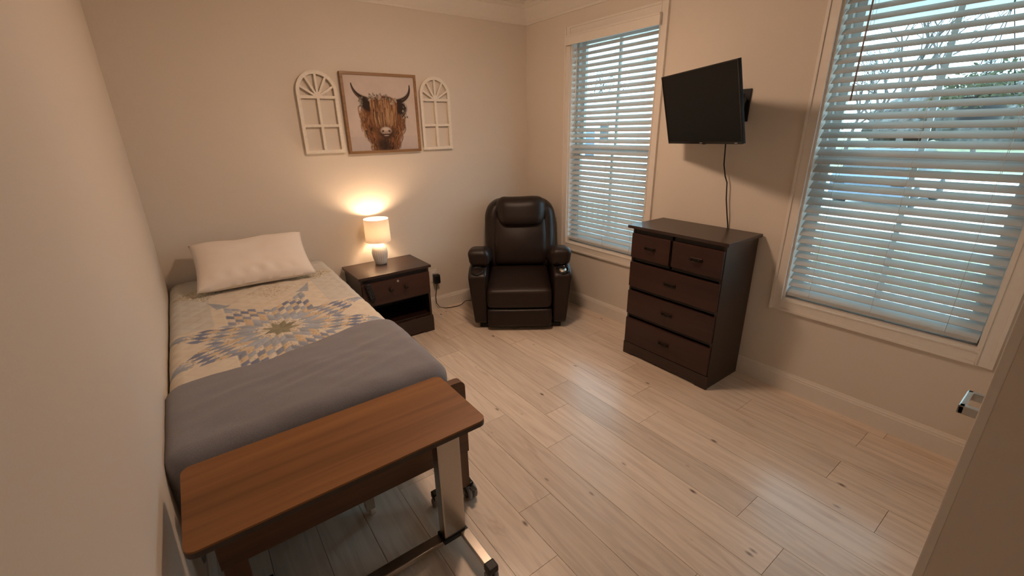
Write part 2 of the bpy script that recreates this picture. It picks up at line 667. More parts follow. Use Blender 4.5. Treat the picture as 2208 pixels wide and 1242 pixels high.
# closed closet door, its lever showing past the corner
door = empty('door_1', (CO[1], D - 0.02, 0.0), 0, 'white closet door with a squared nickel lever', None, None, 'structure')
MB().box(CO[0] + 0.003, CO[1] - 0.003, D - 0.045, D - 0.010, 0.008, DH - 0.003, 0.002).build('door_leaf', 'door_paint', door, door.location)
hd = MB()
yf_ = D - 0.010
hd.lathe([(0.0, 0), (0.026, 0), (0.026, 0.008), (0.024, 0.010), (0.0, 0.010)], (-1.352, yf_, 0.925), 20, None, 1, False)
hd.box(-1.362, -1.342, yf_, yf_ + 0.074, 0.912, 0.936, 0.003)
hd.box(-1.362, -1.242, yf_ + 0.060, yf_ + 0.074, 0.912, 0.936, 0.003)
hd.box(-1.256, -1.242, yf_ + 0.020, yf_ + 0.074, 0.912, 0.936, 0.003)
tag(hd.build('lever_handle', 'satin_nickel', door, door.location), 'squared satin nickel lever handle')

# ------------------------------------------------------------------ windows


def window(n, ya, yb, label):
    root = empty('window_%d' % n, (0, (ya + yb) / 2, WZ0), 0, label, None, None, 'structure')
    o = root.location
    cw = 0.064

    def casing(y0, y1, z0, z1, vertical, band):
        m = MB().box(-0.016, 0.0, y0, y1, z0, z1, 0.002)
        # raised outer band and inner bead
        if vertical:
            yo, yi = (y0, y1) if band > 0 else (y1, y0)
            m.box(-0.023, -0.016, yo, yo + (0.016 if yo < yi else -0.016), z0, z1, 0.002)
            m.box(-0.020, -0.016, yi, yi + (0.008 if yo > yi else -0.008), z0, z1, 0.001)
        else:
            zo, zi = (z0, z1) if band > 0 else (z1, z0)
            m.box(-0.023, -0.016, y0, y1, zo, zo + (0.016 if zo < zi else -0.016), 0.002)
            m.box(-0.020, -0.016, y0, y1, zi, zi + (0.008 if zo > zi else -0.008), 0.001)
        return m.build('casing', 'trim_paint', root, o)
    casing(ya, ya + cw, WZ0 - cw - 0.008, WZ1 + cw, True, -1)
    casing(yb - cw, yb, WZ0 - cw - 0.008, WZ1 + cw, True, 1)
    casing(ya, yb, WZ1, WZ1 + cw, False, -1)
    casing(ya, yb, WZ0 - cw - 0.008, WZ0, False, 1)
    # jambs
    m = MB().box(-0.004, 0.14, ya, ya - 0.012, WZ0, WZ1).box(-0.004, 0.14, yb + 0.012, yb, WZ0, WZ1)
    m.box(-0.004, 0.14, ya - 0.012, yb + 0.012, WZ1 - 0.012, WZ1).box(-0.004, 0.14, ya - 0.012, yb + 0.012, WZ0, WZ0 + 0.012)
    m.build('jamb', 'trim_paint', root, o)
    A, B = ya - 0.012, yb + 0.012
    zm = 1.475
    m = MB()
    m.box(0.066, 0.135, A, A - 0.022, WZ0 + .012, WZ1 - .012).box(0.066, 0.135, B + 0.022, B, WZ0 + .012, WZ1 - .012)
    m.box(0.066, 0.135, A, B, WZ0 + .012, WZ0 + .034).box(0.066, 0.135, A, B, WZ1 - .034, WZ1 - .012)
    m.build('window_frame', 'sash_vinyl', root, o)
    A2, B2 = A - 0.022, B + 0.022
    yc = (ya + yb) / 2
    for (z0, z1, x0, x1) in ((zm - 0.02, WZ1 - .034, 0.102, 0.130), (WZ0 + .034, zm + 0.02, 0.070, 0.098)):
        s = 0.042
        m = MB()
        m.box(x0, x1, A2, A2 - s, z0, z1, .003).box(x0, x1, B2 + s, B2, z0, z1, .003)
        m.box(x0, x1, A2 - s, B2 + s, z0, z0 + s, .003).box(x0, x1, A2 - s, B2 + s, z1 - s, z1, .003)
        sash = m.build('sash', 'sash_vinyl', root, o)
        xm = (x0 + x1) / 2
        MB().box(xm - 0.008, xm + 0.008, yc - 0.011, yc + 0.011, z0 + s, z1 - s).build('muntin', 'sash_vinyl', sash, o)
        for (p, q) in ((A2 - s, yc + 0.011), (yc - 0.011, B2 + s)):
            MB().box(xm - 0.002, xm + 0.002, p, q, z0 + s, z1 - s).build('pane', 'pane_glass', sash, o)
    return root


window(1, *WIN[0], 'white double-hung window beside the recliner')
window(2, *WIN[1], 'white double-hung window beside the dresser, nearer the closet door')

# blinds
SP = 0.0462      # slat spacing
TILT = math.radians(38)


def blind(ya, yb, label, wand_y, wand_z):
    root = empty('window_blind', (0.028, (ya + yb) / 2, WZ0 + 0.012), 0, label, 'blind', 'horizontal window blinds')
    o = root.location
    A, B = ya - 0.017, yb + 0.017
    MB().box(0.005, 0.052, A, B, WZ1 - 0.064, WZ1 - 0.014, 0.002).build('headrail', 'slat_white', root, o)
    vz0, vz1 = WZ1 - 0.082, WZ1 - 0.006
    m = MB()
    m.box(-0.048, -0.038, ya + 0.03, yb - 0.02, vz0, vz1, 0.003)
    m.box(-0.052, -0.046, ya + 0.03, yb - 0.02, vz1 - 0.014, vz1, 0.002)
    m.box(-0.038, -0.0232, ya + 0.03, ya + 0.022, vz0, vz1).box(-0.038, -0.0232, yb - 0.012, yb - 0.02, vz0, vz1)
    m.build('valance', 'trim_paint', root, o)
    # one slat shape, room side edge low
    hw, th = 0.025, 0.0028
    prof = []
    k = 6
    for i in range(k + 1):
        t = -hw + 2 * hw * i / k
        prof.append((t, 0.0022 * (1 - (t / hw) ** 2)))
    up = [(t, z + th / 2) for t, z in prof]
    lo = [(t, z - th / 2) for t, z in prof]
    ring = lo + up[::-1]
    ct, st = math.cos(TILT), math.sin(TILT)
    poly = [(z * ct + t * st, t * ct - z * st) for t, z in ring]      # (z, x)
    sm = MB().prism(poly, 1, A - (ya + yb) / 2, B - (ya + yb) / 2)
    first = None
    z = WZ1 - 0.112
    zs = []
    while z > WZ0 + 0.062:
        zs.append(z)
        z -= SP
    for z in zs:
        if first is None:
            s = first = sm.build('slat', 'slat_white', root)
        else:
            s = first.copy()
            COL.objects.link(s)
            s.parent = root
        s.location = (0, 0, z - o.z)
    MB().box(0.006, 0.050, A, B, WZ0 + 0.030, WZ0 + 0.048, 0.003).build('bottom_rail', 'slat_white', root, o)
    for f in (0.14, 0.5, 0.86):
        yy = A + (B - A) * f
        m = MB()
        for dx in (0.0045, 0.0515):
            m.tube([(dx, yy, WZ0 + 0.04), (dx, yy, WZ1 - 0.06)], 0.0009, 5)
        m.build('ladder_cord', 'cord_white', root, o)
    m = MB().tube([(-0.012, wand_y, WZ1 - 0.07), (-0.016, wand_y, wand_z)], 0.0042, 6)
    m.build('tilt_wand', 'wand_grey' if wand_y < -2 else 'cord_white', root, o)
    return root


blind(*WIN[0], 'white slatted blind in the window beside the recliner', -0.70, 1.63)
blind(*WIN[1], 'white slatted blind in the window nearer the closet door', -2.755, 1.77)

# ------------------------------------------------------------------ chest of drawers
dl = (-0.21, -2.08, 0.0)
dr = empty('chest_of_drawers', dl, 0, 'tall dark brown chest of drawers between the two windows', 'dresser')
X0, X1 = -0.405, -0.022
Y0, Y1 = -2.425, -1.735
MB().box(-0.428, -0.018, -2.445, -1.700, 0.985, 1.006, 0.003).build('top', 'espresso_y', dr, dl)
MB().box(X0, X1, Y0, Y0 + 0.018, 0.0, 0.985, 0.001).build('side_panel', 'espresso_z', dr, dl)
MB().box(X0, X1, Y1 - 0.018, Y1, 0.0, 0.985, 0.001).build('side_panel', 'espresso_z', dr, dl)
MB().box(X1 - 0.006, X1, Y0 + 0.018, Y1 - 0.018, 0.02, 0.985).build('back_panel', 'espresso_z', dr, dl)
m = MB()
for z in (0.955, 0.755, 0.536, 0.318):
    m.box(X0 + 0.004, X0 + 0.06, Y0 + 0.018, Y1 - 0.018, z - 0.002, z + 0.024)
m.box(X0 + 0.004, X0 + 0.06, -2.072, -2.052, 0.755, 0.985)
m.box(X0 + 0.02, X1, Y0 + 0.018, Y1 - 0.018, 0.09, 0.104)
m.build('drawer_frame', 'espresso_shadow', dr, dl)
# plinth with cut-out feet: prism over (y, z)
pz = [(Y0 - 0.004, 0.0), (Y0 + 0.075, 0.0), (Y0 + 0.085, 0.010), (Y0 + 0.11, 0.016), (Y1 - 0.11, 0.016), (Y1 - 0.085, 0.010), (Y1 - 0.075, 0.0),
      (Y1 + 0.004, 0.0), (Y1 + 0.004, 0.098), (Y0 - 0.004, 0.098)]
MB().prism(pz, 0, X0 - 0.012, X0 + 0.008).build('plinth', 'espresso_y', dr, dl)


def bail(y, z, x, parent, off):
    m = MB()
    m.rbox((x - 0.003, y, z), (0.003, 0.046, 0.013), 0.0029, (2, 10, 4))
    for s in (-1, 1):
        m.lathe([(0.006, 0), (0.006, -0.010), (0.0045, -0.016), (0.0, -0.018)], (x - 0.004, y + s * 0.030, z + 0.002), 10, None, 0, False)
    pts = [(x - 0.016, y + 0.034 * math.cos(a), z + 0.002 - 0.016 * math.sin(a)) for a in [PI * i / 10 for i in range(11)]]
    m.tube(pts, 0.0032, 6)
    return m.build('handle', 'bronze', parent, off)


drawers = [(-2.052, Y1 - 0.004, 0.778, 0.952), (Y0 + 0.004, -2.072, 0.778, 0.952),
           (Y0 + 0.004, Y1 - 0.004, 0.558, 0.742), (Y0 + 0.004, Y1 - 0.004, 0.340, 0.522), (Y0 + 0.004, Y1 - 0.004, 0.104, 0.303)]
for (a, b, z0, z1) in drawers:
    m = MB().box(X0 - 0.016, X0 + 0.004, a, b, z0, z1, 0.004)
    m.box(X0 + 0.004, X1 - 0.02, a + 0.03, b - 0.03, z0 + 0.03, z1 - 0.03)
    d = m.build('drawer', 'cherry_y', dr, dl)
    bail((a + b) / 2, (z0 + z1) / 2, X0 - 0.016, d, dl)

# ------------------------------------------------------------------ nightstand
nl = (-1.695, -0.23, 0.0)
ns = empty('nightstand', nl, 0, 'dark brown nightstand with one drawer and open shelf beside the bed', 'nightstand')
NX0, NX1, NY0, NY1 = -1.985, -1.408, -0.425, -0.022
MB().box(-2.003, -1.390, -0.443, -0.018, 0.582, 0.603, 0.003).build('top', 'espresso_x', ns, nl)
MB().box(NX0, NX0 + 0.018, NY0, NY1, 0, 0.582, 0.001).build('side_panel', 'espresso_z', ns, nl)
MB().box(NX1 - 0.018, NX1, NY0, NY1, 0, 0.582, 0.001).build('side_panel', 'espresso_z', ns, nl)
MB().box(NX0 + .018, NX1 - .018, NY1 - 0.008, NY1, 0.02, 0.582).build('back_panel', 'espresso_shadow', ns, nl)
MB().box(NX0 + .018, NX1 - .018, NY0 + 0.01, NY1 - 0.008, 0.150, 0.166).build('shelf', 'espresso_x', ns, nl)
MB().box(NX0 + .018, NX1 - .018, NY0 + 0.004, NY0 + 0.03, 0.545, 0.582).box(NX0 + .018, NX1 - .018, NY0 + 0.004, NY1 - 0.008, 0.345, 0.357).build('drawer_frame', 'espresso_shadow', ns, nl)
pz = [(z, x) for (x, z) in [(NX0 - 0.004, 0.0), (NX0 + 0.075, 0.0), (NX0 + 0.10, 0.014), (NX1 - 0.10, 0.014), (NX1 - 0.075, 0.0), (NX1 + 0.006, 0.0), (NX1 + 0.006, 0.118), (NX1 + 0.001, 0.15), (NX0 - 0.001, 0.15), (NX0 - 0.004, 0.118)]]
MB().prism(pz, 1, NY0 - 0.012, NY0 + 0.006).build('plinth', 'espresso_x', ns, nl)
m = MB().box(NX0 + 0.004, NX1 - 0.004, NY0 - 0.016, NY0 + 0.003, 0.360, 0.548, 0.004)
m.box(NX0 + 0.035, NX1 - 0.035, NY0 + 0.003, NY1 - 0.03, 0.375, 0.53)
d = m.build('drawer', 'cherry_x', ns, nl)
for x in (-1.76, -1.632):
    MB().lathe([(0.009, 0), (0.008, -0.012), (0.017, -0.020), (0.018, -0.026), (0.012, -0.032), (0.0, -0.033)], (x, NY0 - 0.016, 0.466), 16, None, 1, False).build('knob', 'bronze', d, nl)
tag(MB().lathe([(0.010, 0), (0.010, -0.004), (0.008, -0.006), (0.0, -0.006)], (-1.692, NY0 - 0.016, 0.524), 16, None, 1, False).build('lock', 'satin_nickel', d, nl), 'round nickel drawer lock')

# hand control hooked on the drawer front
hc = empty('hand_control', (-1.912, NY0 - 0.030, 0.405), 0, 'black handheld bed control hanging on the nightstand drawer front', 'remote control')
hc.rotation_euler = (0, math.radians(-13), 0)
MB().rbox((0, 0, 0.075), (0.024, 0.0125, 0.078), 0.012, (4, 4, 8)).build('body', 'black_plastic', hc)
m = MB().box(-0.012, 0.012, -0.0150, -0.0125, 0.118, 0.136, 0.001)
m.build('display', 'black_gloss', hc)
for i in range(4):
    for j in (-1, 1):
        MB().rbox((j * 0.009, -0.0128, 0.035 + i * 0.020), (0.006, 0.002, 0.006), 0.0018, 2).build('button', 'pot_dark', hc)
MB().tube([(0, 0, 0.0), (0.0, 0.0, -0.018)], 0.008, 8, 0.005).build('cable_sleeve', 'black_plastic', hc)

# ------------------------------------------------------------------ table lamp
lx, ly, lz = -1.702, -0.128, 0.6035
lp = empty('table_lamp', (lx, ly, lz), 0, 'lit table lamp with white ribbed base and drum shade', 'lamp')
prof = [(0.0, 0.0), (0.044, 0.0), (0.047, 0.004), (0.052, 0.030), (0.059, 0.062), (0.0635, 0.095), (0.062, 0.120), (0.056, 0.142), (0.045, 0.160), (0.036, 0.170), (0.033, 0.182), (0.030, 0.186), (0.0, 0.186)]


def ribs(a, z):
    k = max(0.0, min(1.0, (0.125 - z) / 0.03)) * max(0.0, min(1.0, z / 0.01))
    return 1 + 0.035 * k * math.cos(22 * a)


MB().lathe(prof, (0, 0, 0), 132, ribs, 2, False).build('base', 'ceramic', lp)
MB().lathe([(0.012, 0.186), (0.012, 0.225), (0.016, 0.228), (0.016, 0.272), (0.0, 0.272)], (0, 0, 0), 16, None, 2, False).build('socket', 'satin_nickel', lp)
sh = MB().lathe([(0.103, 0.195), (0.100, 0.385), (0.0985, 0.385), (0.1015, 0.195)], (0, 0, 0), 48, None, 2, False)
shade = sh.build('shade', 'shade_linen', lp)
m = MB()
for a in (0.3, 0.3 + 2 * PI / 3, 0.3 + 4 * PI / 3):
    m.tube([(0.016 * math.cos(a), 0.016 * math.sin(a), 0.235), (0.100 * math.cos(a), 0.100 * math.sin(a), 0.205)], 0.0015, 5)
m.build('shade_carrier', 'satin_nickel', lp)
MB().lathe([(0.0, 0.272), (0.013, 0.274), (0.018, 0.290), (0.026, 0.312), (0.028, 0.328), (0.021, 0.346), (0.0, 0.354)], (0, 0, 0), 20, None, 2, False).build('bulb', 'bulb_glow', lp)
# ceiling lamp in the middle of the room (above the picture)
cl = empty('ceiling_light', (-1.46, -1.62, 2.43), 0, 'round lit glass lamp hanging from the middle of the ceiling', 'lamp')
MB().lathe([(0.0, 0.319), (0.07, 0.319), (0.07, 0.300), (0.012, 0.290), (0.012, 0.085), (0.05, 0.08), (0.150, 0.070), (0.165, 0.060), (0.165, 0.045), (0.158, 0.045), (0.158, 0.058), (0.0, 0.060)], (0, 0, 0), 40, None, 2, False).build('mount', 'satin_nickel', cl)
MB().lathe([(0.0, -0.030), (0.05, -0.026), (0.10, -0.010), (0.138, 0.018), (0.154, 0.044), (0.156, 0.052), (0.0, 0.052)], (0, 0, 0), 40, None, 2, False).build('glass_diffuser', 'ceiling_glow', cl)

# ------------------------------------------------------------------ pictures on the back wall
pc = (-1.5005, 0.0, 1.7985)
pr = empty('framed_picture', (pc[0], -0.015, 1.50), 0, 'wood framed print of a shaggy brown highland cow with flowers', 'picture')
po = pr.location
px0, px1, pz0, pz1 = -1.808, -1.193, 1.50, 2.097
fw = 0.021
for (a, b, c, d_, v) in ((px0, px1, pz1 - fw, pz1, 0), (px0, px1, pz0, pz0 + fw, 0), (px0, px0 + fw, pz0 + fw, pz1 - fw, 1), (px1 - fw, px1, pz0 + fw, pz1 - fw, 1)):
    MB().box(a, b, -0.034, -0.002, c, d_, 0.002).build('frame_bar', 'picture_frame_wood', pr, po)

# the printed cow, painted into an array
NXp, NZp = 240, 234
uu, vv = np.meshgrid(np.linspace(0, 1, NXp), np.linspace(0, 1, NZp))
rng = np.random.default_rng(5)
img = np.zeros((NZp, NXp, 3)) + np.array([0.60, 0.515, 0.47])


def blur_noise(k):
    a = rng.random((k, k))
    xs = np.linspace(0, k - 1.001, NXp)
    zs = np.linspace(0, k - 1.001, NZp)
    xi, zi = xs.astype(int), zs.astype(int)
    fx, fz = (xs - xi)[None, :], (zs - zi)[:, None]
    g = lambda p, q: a[np.ix_(np.minimum(zi + q, k - 1), np.minimum(xi + p, k - 1))]
    return (g(0, 0) * (1 - fx) * (1 - fz) + g(1, 0) * fx * (1 - fz) + g(0, 1) * (1 - fx) * fz + g(1, 1) * fx * fz)


img *= (1 + 0.10 * (blur_noise(7) - 0.5) + 0.05 * (blur_noise(25) - 0.5))[..., None]
img[vv < 0.2] *= np.array([0.93, 0.94, 0.97])


def paint(mask, col, k=1.0):
    mk = np.clip(mask, 0, 1)[..., None] * k
    img[:] = img * (1 - mk) + np.array(col) * mk


def blob(cu_, cv_, ru, rv, soft=0.25, rot=0.0):
    c, s = math.cos(rot), math.sin(rot)
    a, b = uu - cu_, vv - cv_
    x, y = (a * c + b * s) / ru, (-a * s + b * c) / rv
    return (1 - np.sqrt(x * x + y * y)) / soft


def stroke(pts, w0, w1, col, k=1.0):
    P = np.array(pts)
    n = 26
    t = np.linspace(0, 1, n)
    if len(P) == 3:
        Q = ((1 - t) ** 2)[:, None] * P[0] + (2 * t * (1 - t))[:, None] * P[1] + (t ** 2)[:, None] * P[2]
    else:
        Q = (1 - t)[:, None] * P[0] + t[:, None] * P[1]
    mw = max(w0, w1) + 0.01
    x0, x1 = Q[:, 0].min() - mw, Q[:, 0].max() + mw
    z0, z1 = Q[:, 1].min() - mw, Q[:, 1].max() + mw
    i0, i1 = max(0, int(x0 * (NXp - 1))), min(NXp, int(x1 * (NXp - 1)) + 2)
    j0, j1 = max(0, int(z0 * (NZp - 1))), min(NZp, int(z1 * (NZp - 1)) + 2)
    if i1 <= i0 or j1 <= j0:
        return
    su, sv = uu[j0:j1, i0:i1], vv[j0:j1, i0:i1]
    w = w0 + (w1 - w0) * t
    dd = np.sqrt((su[..., None] - Q[:, 0]) ** 2 + (sv[..., None] - Q[:, 1]) ** 2)
    mk = np.clip((1 - dd / w).max(-1) / 0.45, 0, 1)[..., None] * k
    img[j0:j1, i0:i1] = img[j0:j1, i0:i1] * (1 - mk) + np.array(col) * mk


DK, MD, RD, LT, TN = (0.035, 0.022, 0.018), (0.15, 0.068, 0.032), (0.24, 0.105, 0.045), (0.46, 0.29, 0.165), (0.33, 0.18, 0.09)
# neck and body
for cv_ in np.linspace(0.02, 0.55, 12):
    hw = 0.185 + 0.15 * min(1, cv_ / 0.35) - 0.03 * max(0, (cv_ - 0.4) / 0.15)
    paint(blob(0.495, cv_, hw, 0.09, 0.18), MD)
for i in range(420):
    u = 0.5 + rng.uniform(-0.33, 0.33)
    v = rng.uniform(0.02, 0.62)
    hw = 0.18 + 0.15 * min(1, v / 0.35)
    if abs(u - 0.495) > hw * 0.98:
        continue
    e = abs(u - 0.495) / hw
    col = [DK, MD, RD, TN, LT][min(4, int(rng.integers(0, 3) + 2.2 * e * rng.random() + (0.8 if u < 0.4 else 0)))]
    l = rng.uniform(0.05, 0.12)
    stroke([(u, v), (u + 0.02 * np.sign(u - 0.5), v - l / 2), (u + rng.uniform(-0.02, 0.02) - 0.02 * np.sign(u - 0.5), max(0.003, v - l))], 0.014, 0.005, col, 0.75)
paint(blob(0.47, 0.08, 0.13, 0.13, 0.6), DK, 0.85)
# ears
paint(blob(0.295, 0.610, 0.125, 0.085, 0.35, -0.55), DK)
paint(blob(0.775, 0.575, 0.105, 0.105, 0.35, 0.5), DK)
# horns
stroke([(0.107, 0.885), (0.125, 0.74), (0.28, 0.690)], 0.011, 0.046, DK)
stroke([(0.110, 0.86), (0.138, 0.745), (0.22, 0.705)], 0.004, 0.010, (0.12, 0.08, 0.06))
stroke([(0.927, 0.885), (0.935, 0.70), (0.71, 0.660)], 0.011, 0.050, DK)
stroke([(0.920, 0.86), (0.900, 0.715), (0.80, 0.690)], 0.004, 0.010, (0.12, 0.08, 0.06))
# head
for cv_ in np.linspace(0.26, 0.66, 12):
    paint(blob(0.525, cv_, 0.125 + 0.075 * min(1, (cv_ - 0.24) / 0.2), 0.09, 0.2), MD)
paint(blob(0.525, 0.25, 0.135, 0.10, 0.4), DK, 0.8)
for i in range(380):
    u = 0.525 + rng.uniform(-0.185, 0.185)
    v = rng.uniform(0.50, 0.71)
    l = rng.uniform(0.12, 0.30)
    if v - l < 0.31:
        l = v - 0.31 - rng.uniform(0, 0.05)
    ed = abs(u - 0.515) / 0.185
    col = [LT, LT, DK, TN, RD, MD, LT, TN, RD, MD, DK, DK][min(11, int(rng.integers(0, 8) + 4.5 * ed ** 2 * rng.random()))]
    du = (u - 0.525) * 0.12
    stroke([(u, v), (u + du + rng.uniform(-0.012, 0.012), v - l / 2), (u - du * 0.6, v - l)], 0.0095, 0.0035, col, 0.85)
# muzzle
paint(blob(0.52, 0.275, 0.098, 0.062, 0.35), (0.40, 0.30, 0.24))
paint(blob(0.52, 0.295, 0.075, 0.035, 0.6), (0.60, 0.50, 0.42))
paint(blob(0.475, 0.268, 0.022, 0.016, 0.5, 0.6), DK)
paint(blob(0.568, 0.268, 0.022, 0.016, 0.5, -0.6), DK)
paint(blob(0.52, 0.222, 0.062, 0.012, 0.5), DK)
paint(blob(0.52, 0.207, 0.048, 0.010, 0.5), (0.42, 0.33, 0.28))
# leaves and flowers round the horns
for i in range(80):
    t = rng.random()
    if i < 46:
        u, v = 0.30 + 0.42 * t + rng.normal(0, 0.012), 0.715 + 0.055 * math.sin(PI * t) - 0.07 * t + rng.normal(0, 0.02)
    elif i < 64:
        u, v = 0.215 + rng.normal(0, 0.02), 0.60 + 0.14 * rng.random()
    else:
        u, v = 0.82 + rng.normal(0, 0.018), 0.44 + 0.18 * rng.random()
    col = [(0.13, 0.115, 0.09), (0.22, 0.20, 0.16), (0.30, 0.26, 0.21), (0.44, 0.37, 0.31), (0.08, 0.06, 0.05)][rng.integers(0, 5)]
    paint(blob(u, v, rng.uniform(0.012, 0.026), rng.uniform(0.008, 0.016), 0.4, rng.uniform(0, 3)), col, 0.85)
paint(blob(0.48, 0.725, 0.032, 0.028, 0.5), (0.45, 0.33, 0.28))
paint(blob(0.64, 0.64, 0.03, 0.022, 0.5), (0.42, 0.36, 0.30))


def colour_layer(me, cols):
    at = me.color_attributes.new('print', 'FLOAT_COLOR', 'POINT')
    buf = np.ones((len(me.vertices), 4), dtype=np.float32)
    buf[:, :3] = np.clip(cols, 0, 1)
    at.data.foreach_set('color', buf.ravel())


def grid_faces(nu, nv):
    i = np.arange(nu * nv).reshape(nv, nu)
    return np.stack([i[:-1, :-1].ravel(), i[:-1, 1:].ravel(), i[1:, 1:].ravel(), i[1:, :-1].ravel()], 1)


pts = np.stack([px0 + fw * 0.8 + uu * (px1 - px0 - 1.6 * fw) - po.x, np.full_like(uu, -0.024) - po.y, pz0 + fw * 0.8 + vv * (pz1 - pz0 - 1.6 * fw) - po.z], -1).reshape(-1, 3)
me = bpy.data.meshes.new('canvas')
me.from_pydata(pts.tolist(), [], grid_faces(NXp, NZp).tolist())
colour_layer(me, img.reshape(-1, 3))
me.materials.append(MATS['canvas_print'])
cv = link(bpy.data.objects.new('canvas', me), pr)
cv['label'] = 'flat print of a shaggy highland cow head'
MB().box(px0 + 0.01, px1 - 0.01, -0.0235, -0.004, pz0 + 0.01, pz1 - 0.01).build('backing', 'dark_edge', pr, po)


def arch(x0, x1, z0, z1, label):
    root = empty('arched_wall_decor', ((x0 + x1) / 2, -0.012, z0), 0, label, 'wall decor', 'arched frames beside the picture')
    o = root.location
    xc, r = (x0 + x1) / 2, (x1 - x0) / 2
    zc = z1 - r
    bw, ya, yb = 0.024, -0.030, -0.008
    n = 28
    out, inn = [(x1, z0)], [(x1 - bw, z0 + bw)]
    for i in range(n + 1):
        a = PI * i / n
        out.append((xc + r * math.cos(a), zc + r * math.sin(a)))
        inn.append((xc + (r - bw) * math.cos(a), zc + (r - bw) * math.sin(a)))
    out.append((x0, z0))
    inn.append((x0 + bw, z0 + bw))
    k = len(out)
    vs, fs = [], []
    for y in (ya, yb):
        vs += [(x, y, z) for x, z in out] + [(x, y, z) for x, z in inn]
    for i in range(k):
        j = (i + 1) % k
        fs += [(i, j, k + j, k + i), (2 * k + i, 3 * k + i, 3 * k + j, 2 * k + j), (i, 2 * k + i, 2 * k + j, j), (k + i, k + j, 3 * k + j, 3 * k + i)]
    MB().add(vs, fs).build('frame', 'arch_whitewash', root, o)
    h = z1 - z0
    zb1, zb2 = z0 + h * 0.690, z0 + h * 0.345
    for z in (zb1, zb2):
        MB().box(x0 + bw * 0.6, x1 - bw * 0.6, ya + 0.002, yb, z - 0.010, z + 0.010).build('crossbar', 'arch_whitewash', root, o)
    MB().box(xc - 0.009, xc + 0.009, ya + 0.0015, yb, z0 + bw * 0.6, zb1).build('mullion', 'arch_whitewash', root, o)
    for a in (32, 62, 90, 118, 148):
        a = math.radians(a)
        dx, dz = math.cos(a), math.sin(a)
        # length to the arch
        bq = dx * 0 + dz * (zb1 - zc)
        cq = (zb1 - zc) ** 2 - (r - bw * 0.5) ** 2
        ln = -bq + math.sqrt(bq * bq - cq)
        nx_, nz_ = -dz * 0.0075, dx * 0.0075
        q = [(xc + nx_, zb1 + nz_), (xc - nx_, zb1 - nz_), (xc - nx_ + dx * ln, zb1 - nz_ + dz * ln), (xc + nx_ + dx * ln, zb1 + nz_ + dz * ln)]
        vs = [(x, ya + 0.003, z) for x, z in q] + [(x, yb, z) for x, z in q]
        MB().add(vs, [(0, 1, 2, 3), (7, 6, 5, 4), (0, 4, 5, 1), (1, 5, 6, 2), (2, 6, 7, 3), (3, 7, 4, 0)]).build('spoke', 'arch_whitewash', root, o)
    m = MB()
    m.lathe([(0.018, ya + 0.001), (0.018, yb)], (xc, 0, zb1 + 0.012), 16, None, 1, True)
    m.build('hub', 'arch_whitewash', root, o)


arch(-2.128, -1.838, 1.515, 2.092, 'whitewashed arched window frame decor on the bed side of the cow print')
arch(-1.163, -0.880, 1.508, 2.093, 'whitewashed arched window frame decor on the window side of the cow print')

# ------------------------------------------------------------------ television
TVC = Vector((-0.351, -2.095, 1.764))
yw, ti, ro = math.radians(-23.4), math.radians(13.0), math.radians(1.1)
nrm = Vector((-math.cos(yw) * math.cos(ti), -math.sin(yw) * math.cos(ti), -math.sin(ti)))
rv = Vector((0, 0, 1)).cross(nrm).normalized()
uv = nrm.cross(rv)
r2 = rv * math.cos(ro) + uv * math.sin(ro)
u2 = uv * math.cos(ro) - rv * math.sin(ro)
tv = empty('television', (0, 0, 0), 0, 'black flat screen television on a wall arm above the dresser', 'television')
M = Matrix((r2, u2, nrm)).transposed().to_4x4()
M.translation = TVC
tv.matrix_world = M
# local: x right, y up, z towards the viewer
m = MB().box(-0.36, 0.36, -0.2125, 0.2125, -0.018, -0.001, 0.003)
m.build('panel_housing', 'black_plastic', tv)
MB().box(-0.354, 0.354, -0.198, 0.2065, -0.001, 0.0006).build('screen', 'screen_black', tv)
m = MB().box(-0.36, 0.36, 0.2065, 0.2125, -0.001, 0.003).box(-0.36, 0.36, -0.2125, -0.198, -0.001, 0.003)
m.box(-0.36, -0.354, -0.198, 0.2065, -0.001, 0.003).box(0.354, 0.36, -0.198, 0.2065, -0.001, 0.003)
m.build('bezel', 'black_gloss', tv)
MB().rbox((0, -0.03, -0.035), (0.27, 0.14, 0.02), 0.015, 4).build('rear_housing', 'black_plastic', tv)
MB().box(-0.012, 0.012, -0.2085, -0.2035, 0.003, 0.0036).build('maker_badge', 'satin_nickel', tv)
MB().box(0.300, 0.322, -0.2085, -0.2045, 0.003, 0.0036).build('corner_badge', 'rubber_grey', tv)
MB().box(0.008, 0.034, -0.2165, -0.2120, -0.010, 0.0).build('sensor', 'black_plastic', tv)
inv = M.inverted()


def tvl(p):
    return inv @ Vector(p)


# arm: plate on the wall, two links, head
def tv_part(name, mb, mat):
    mb.v = [tuple(tvl(p)) for p in mb.v]
    return mb.build(name, mat, tv)


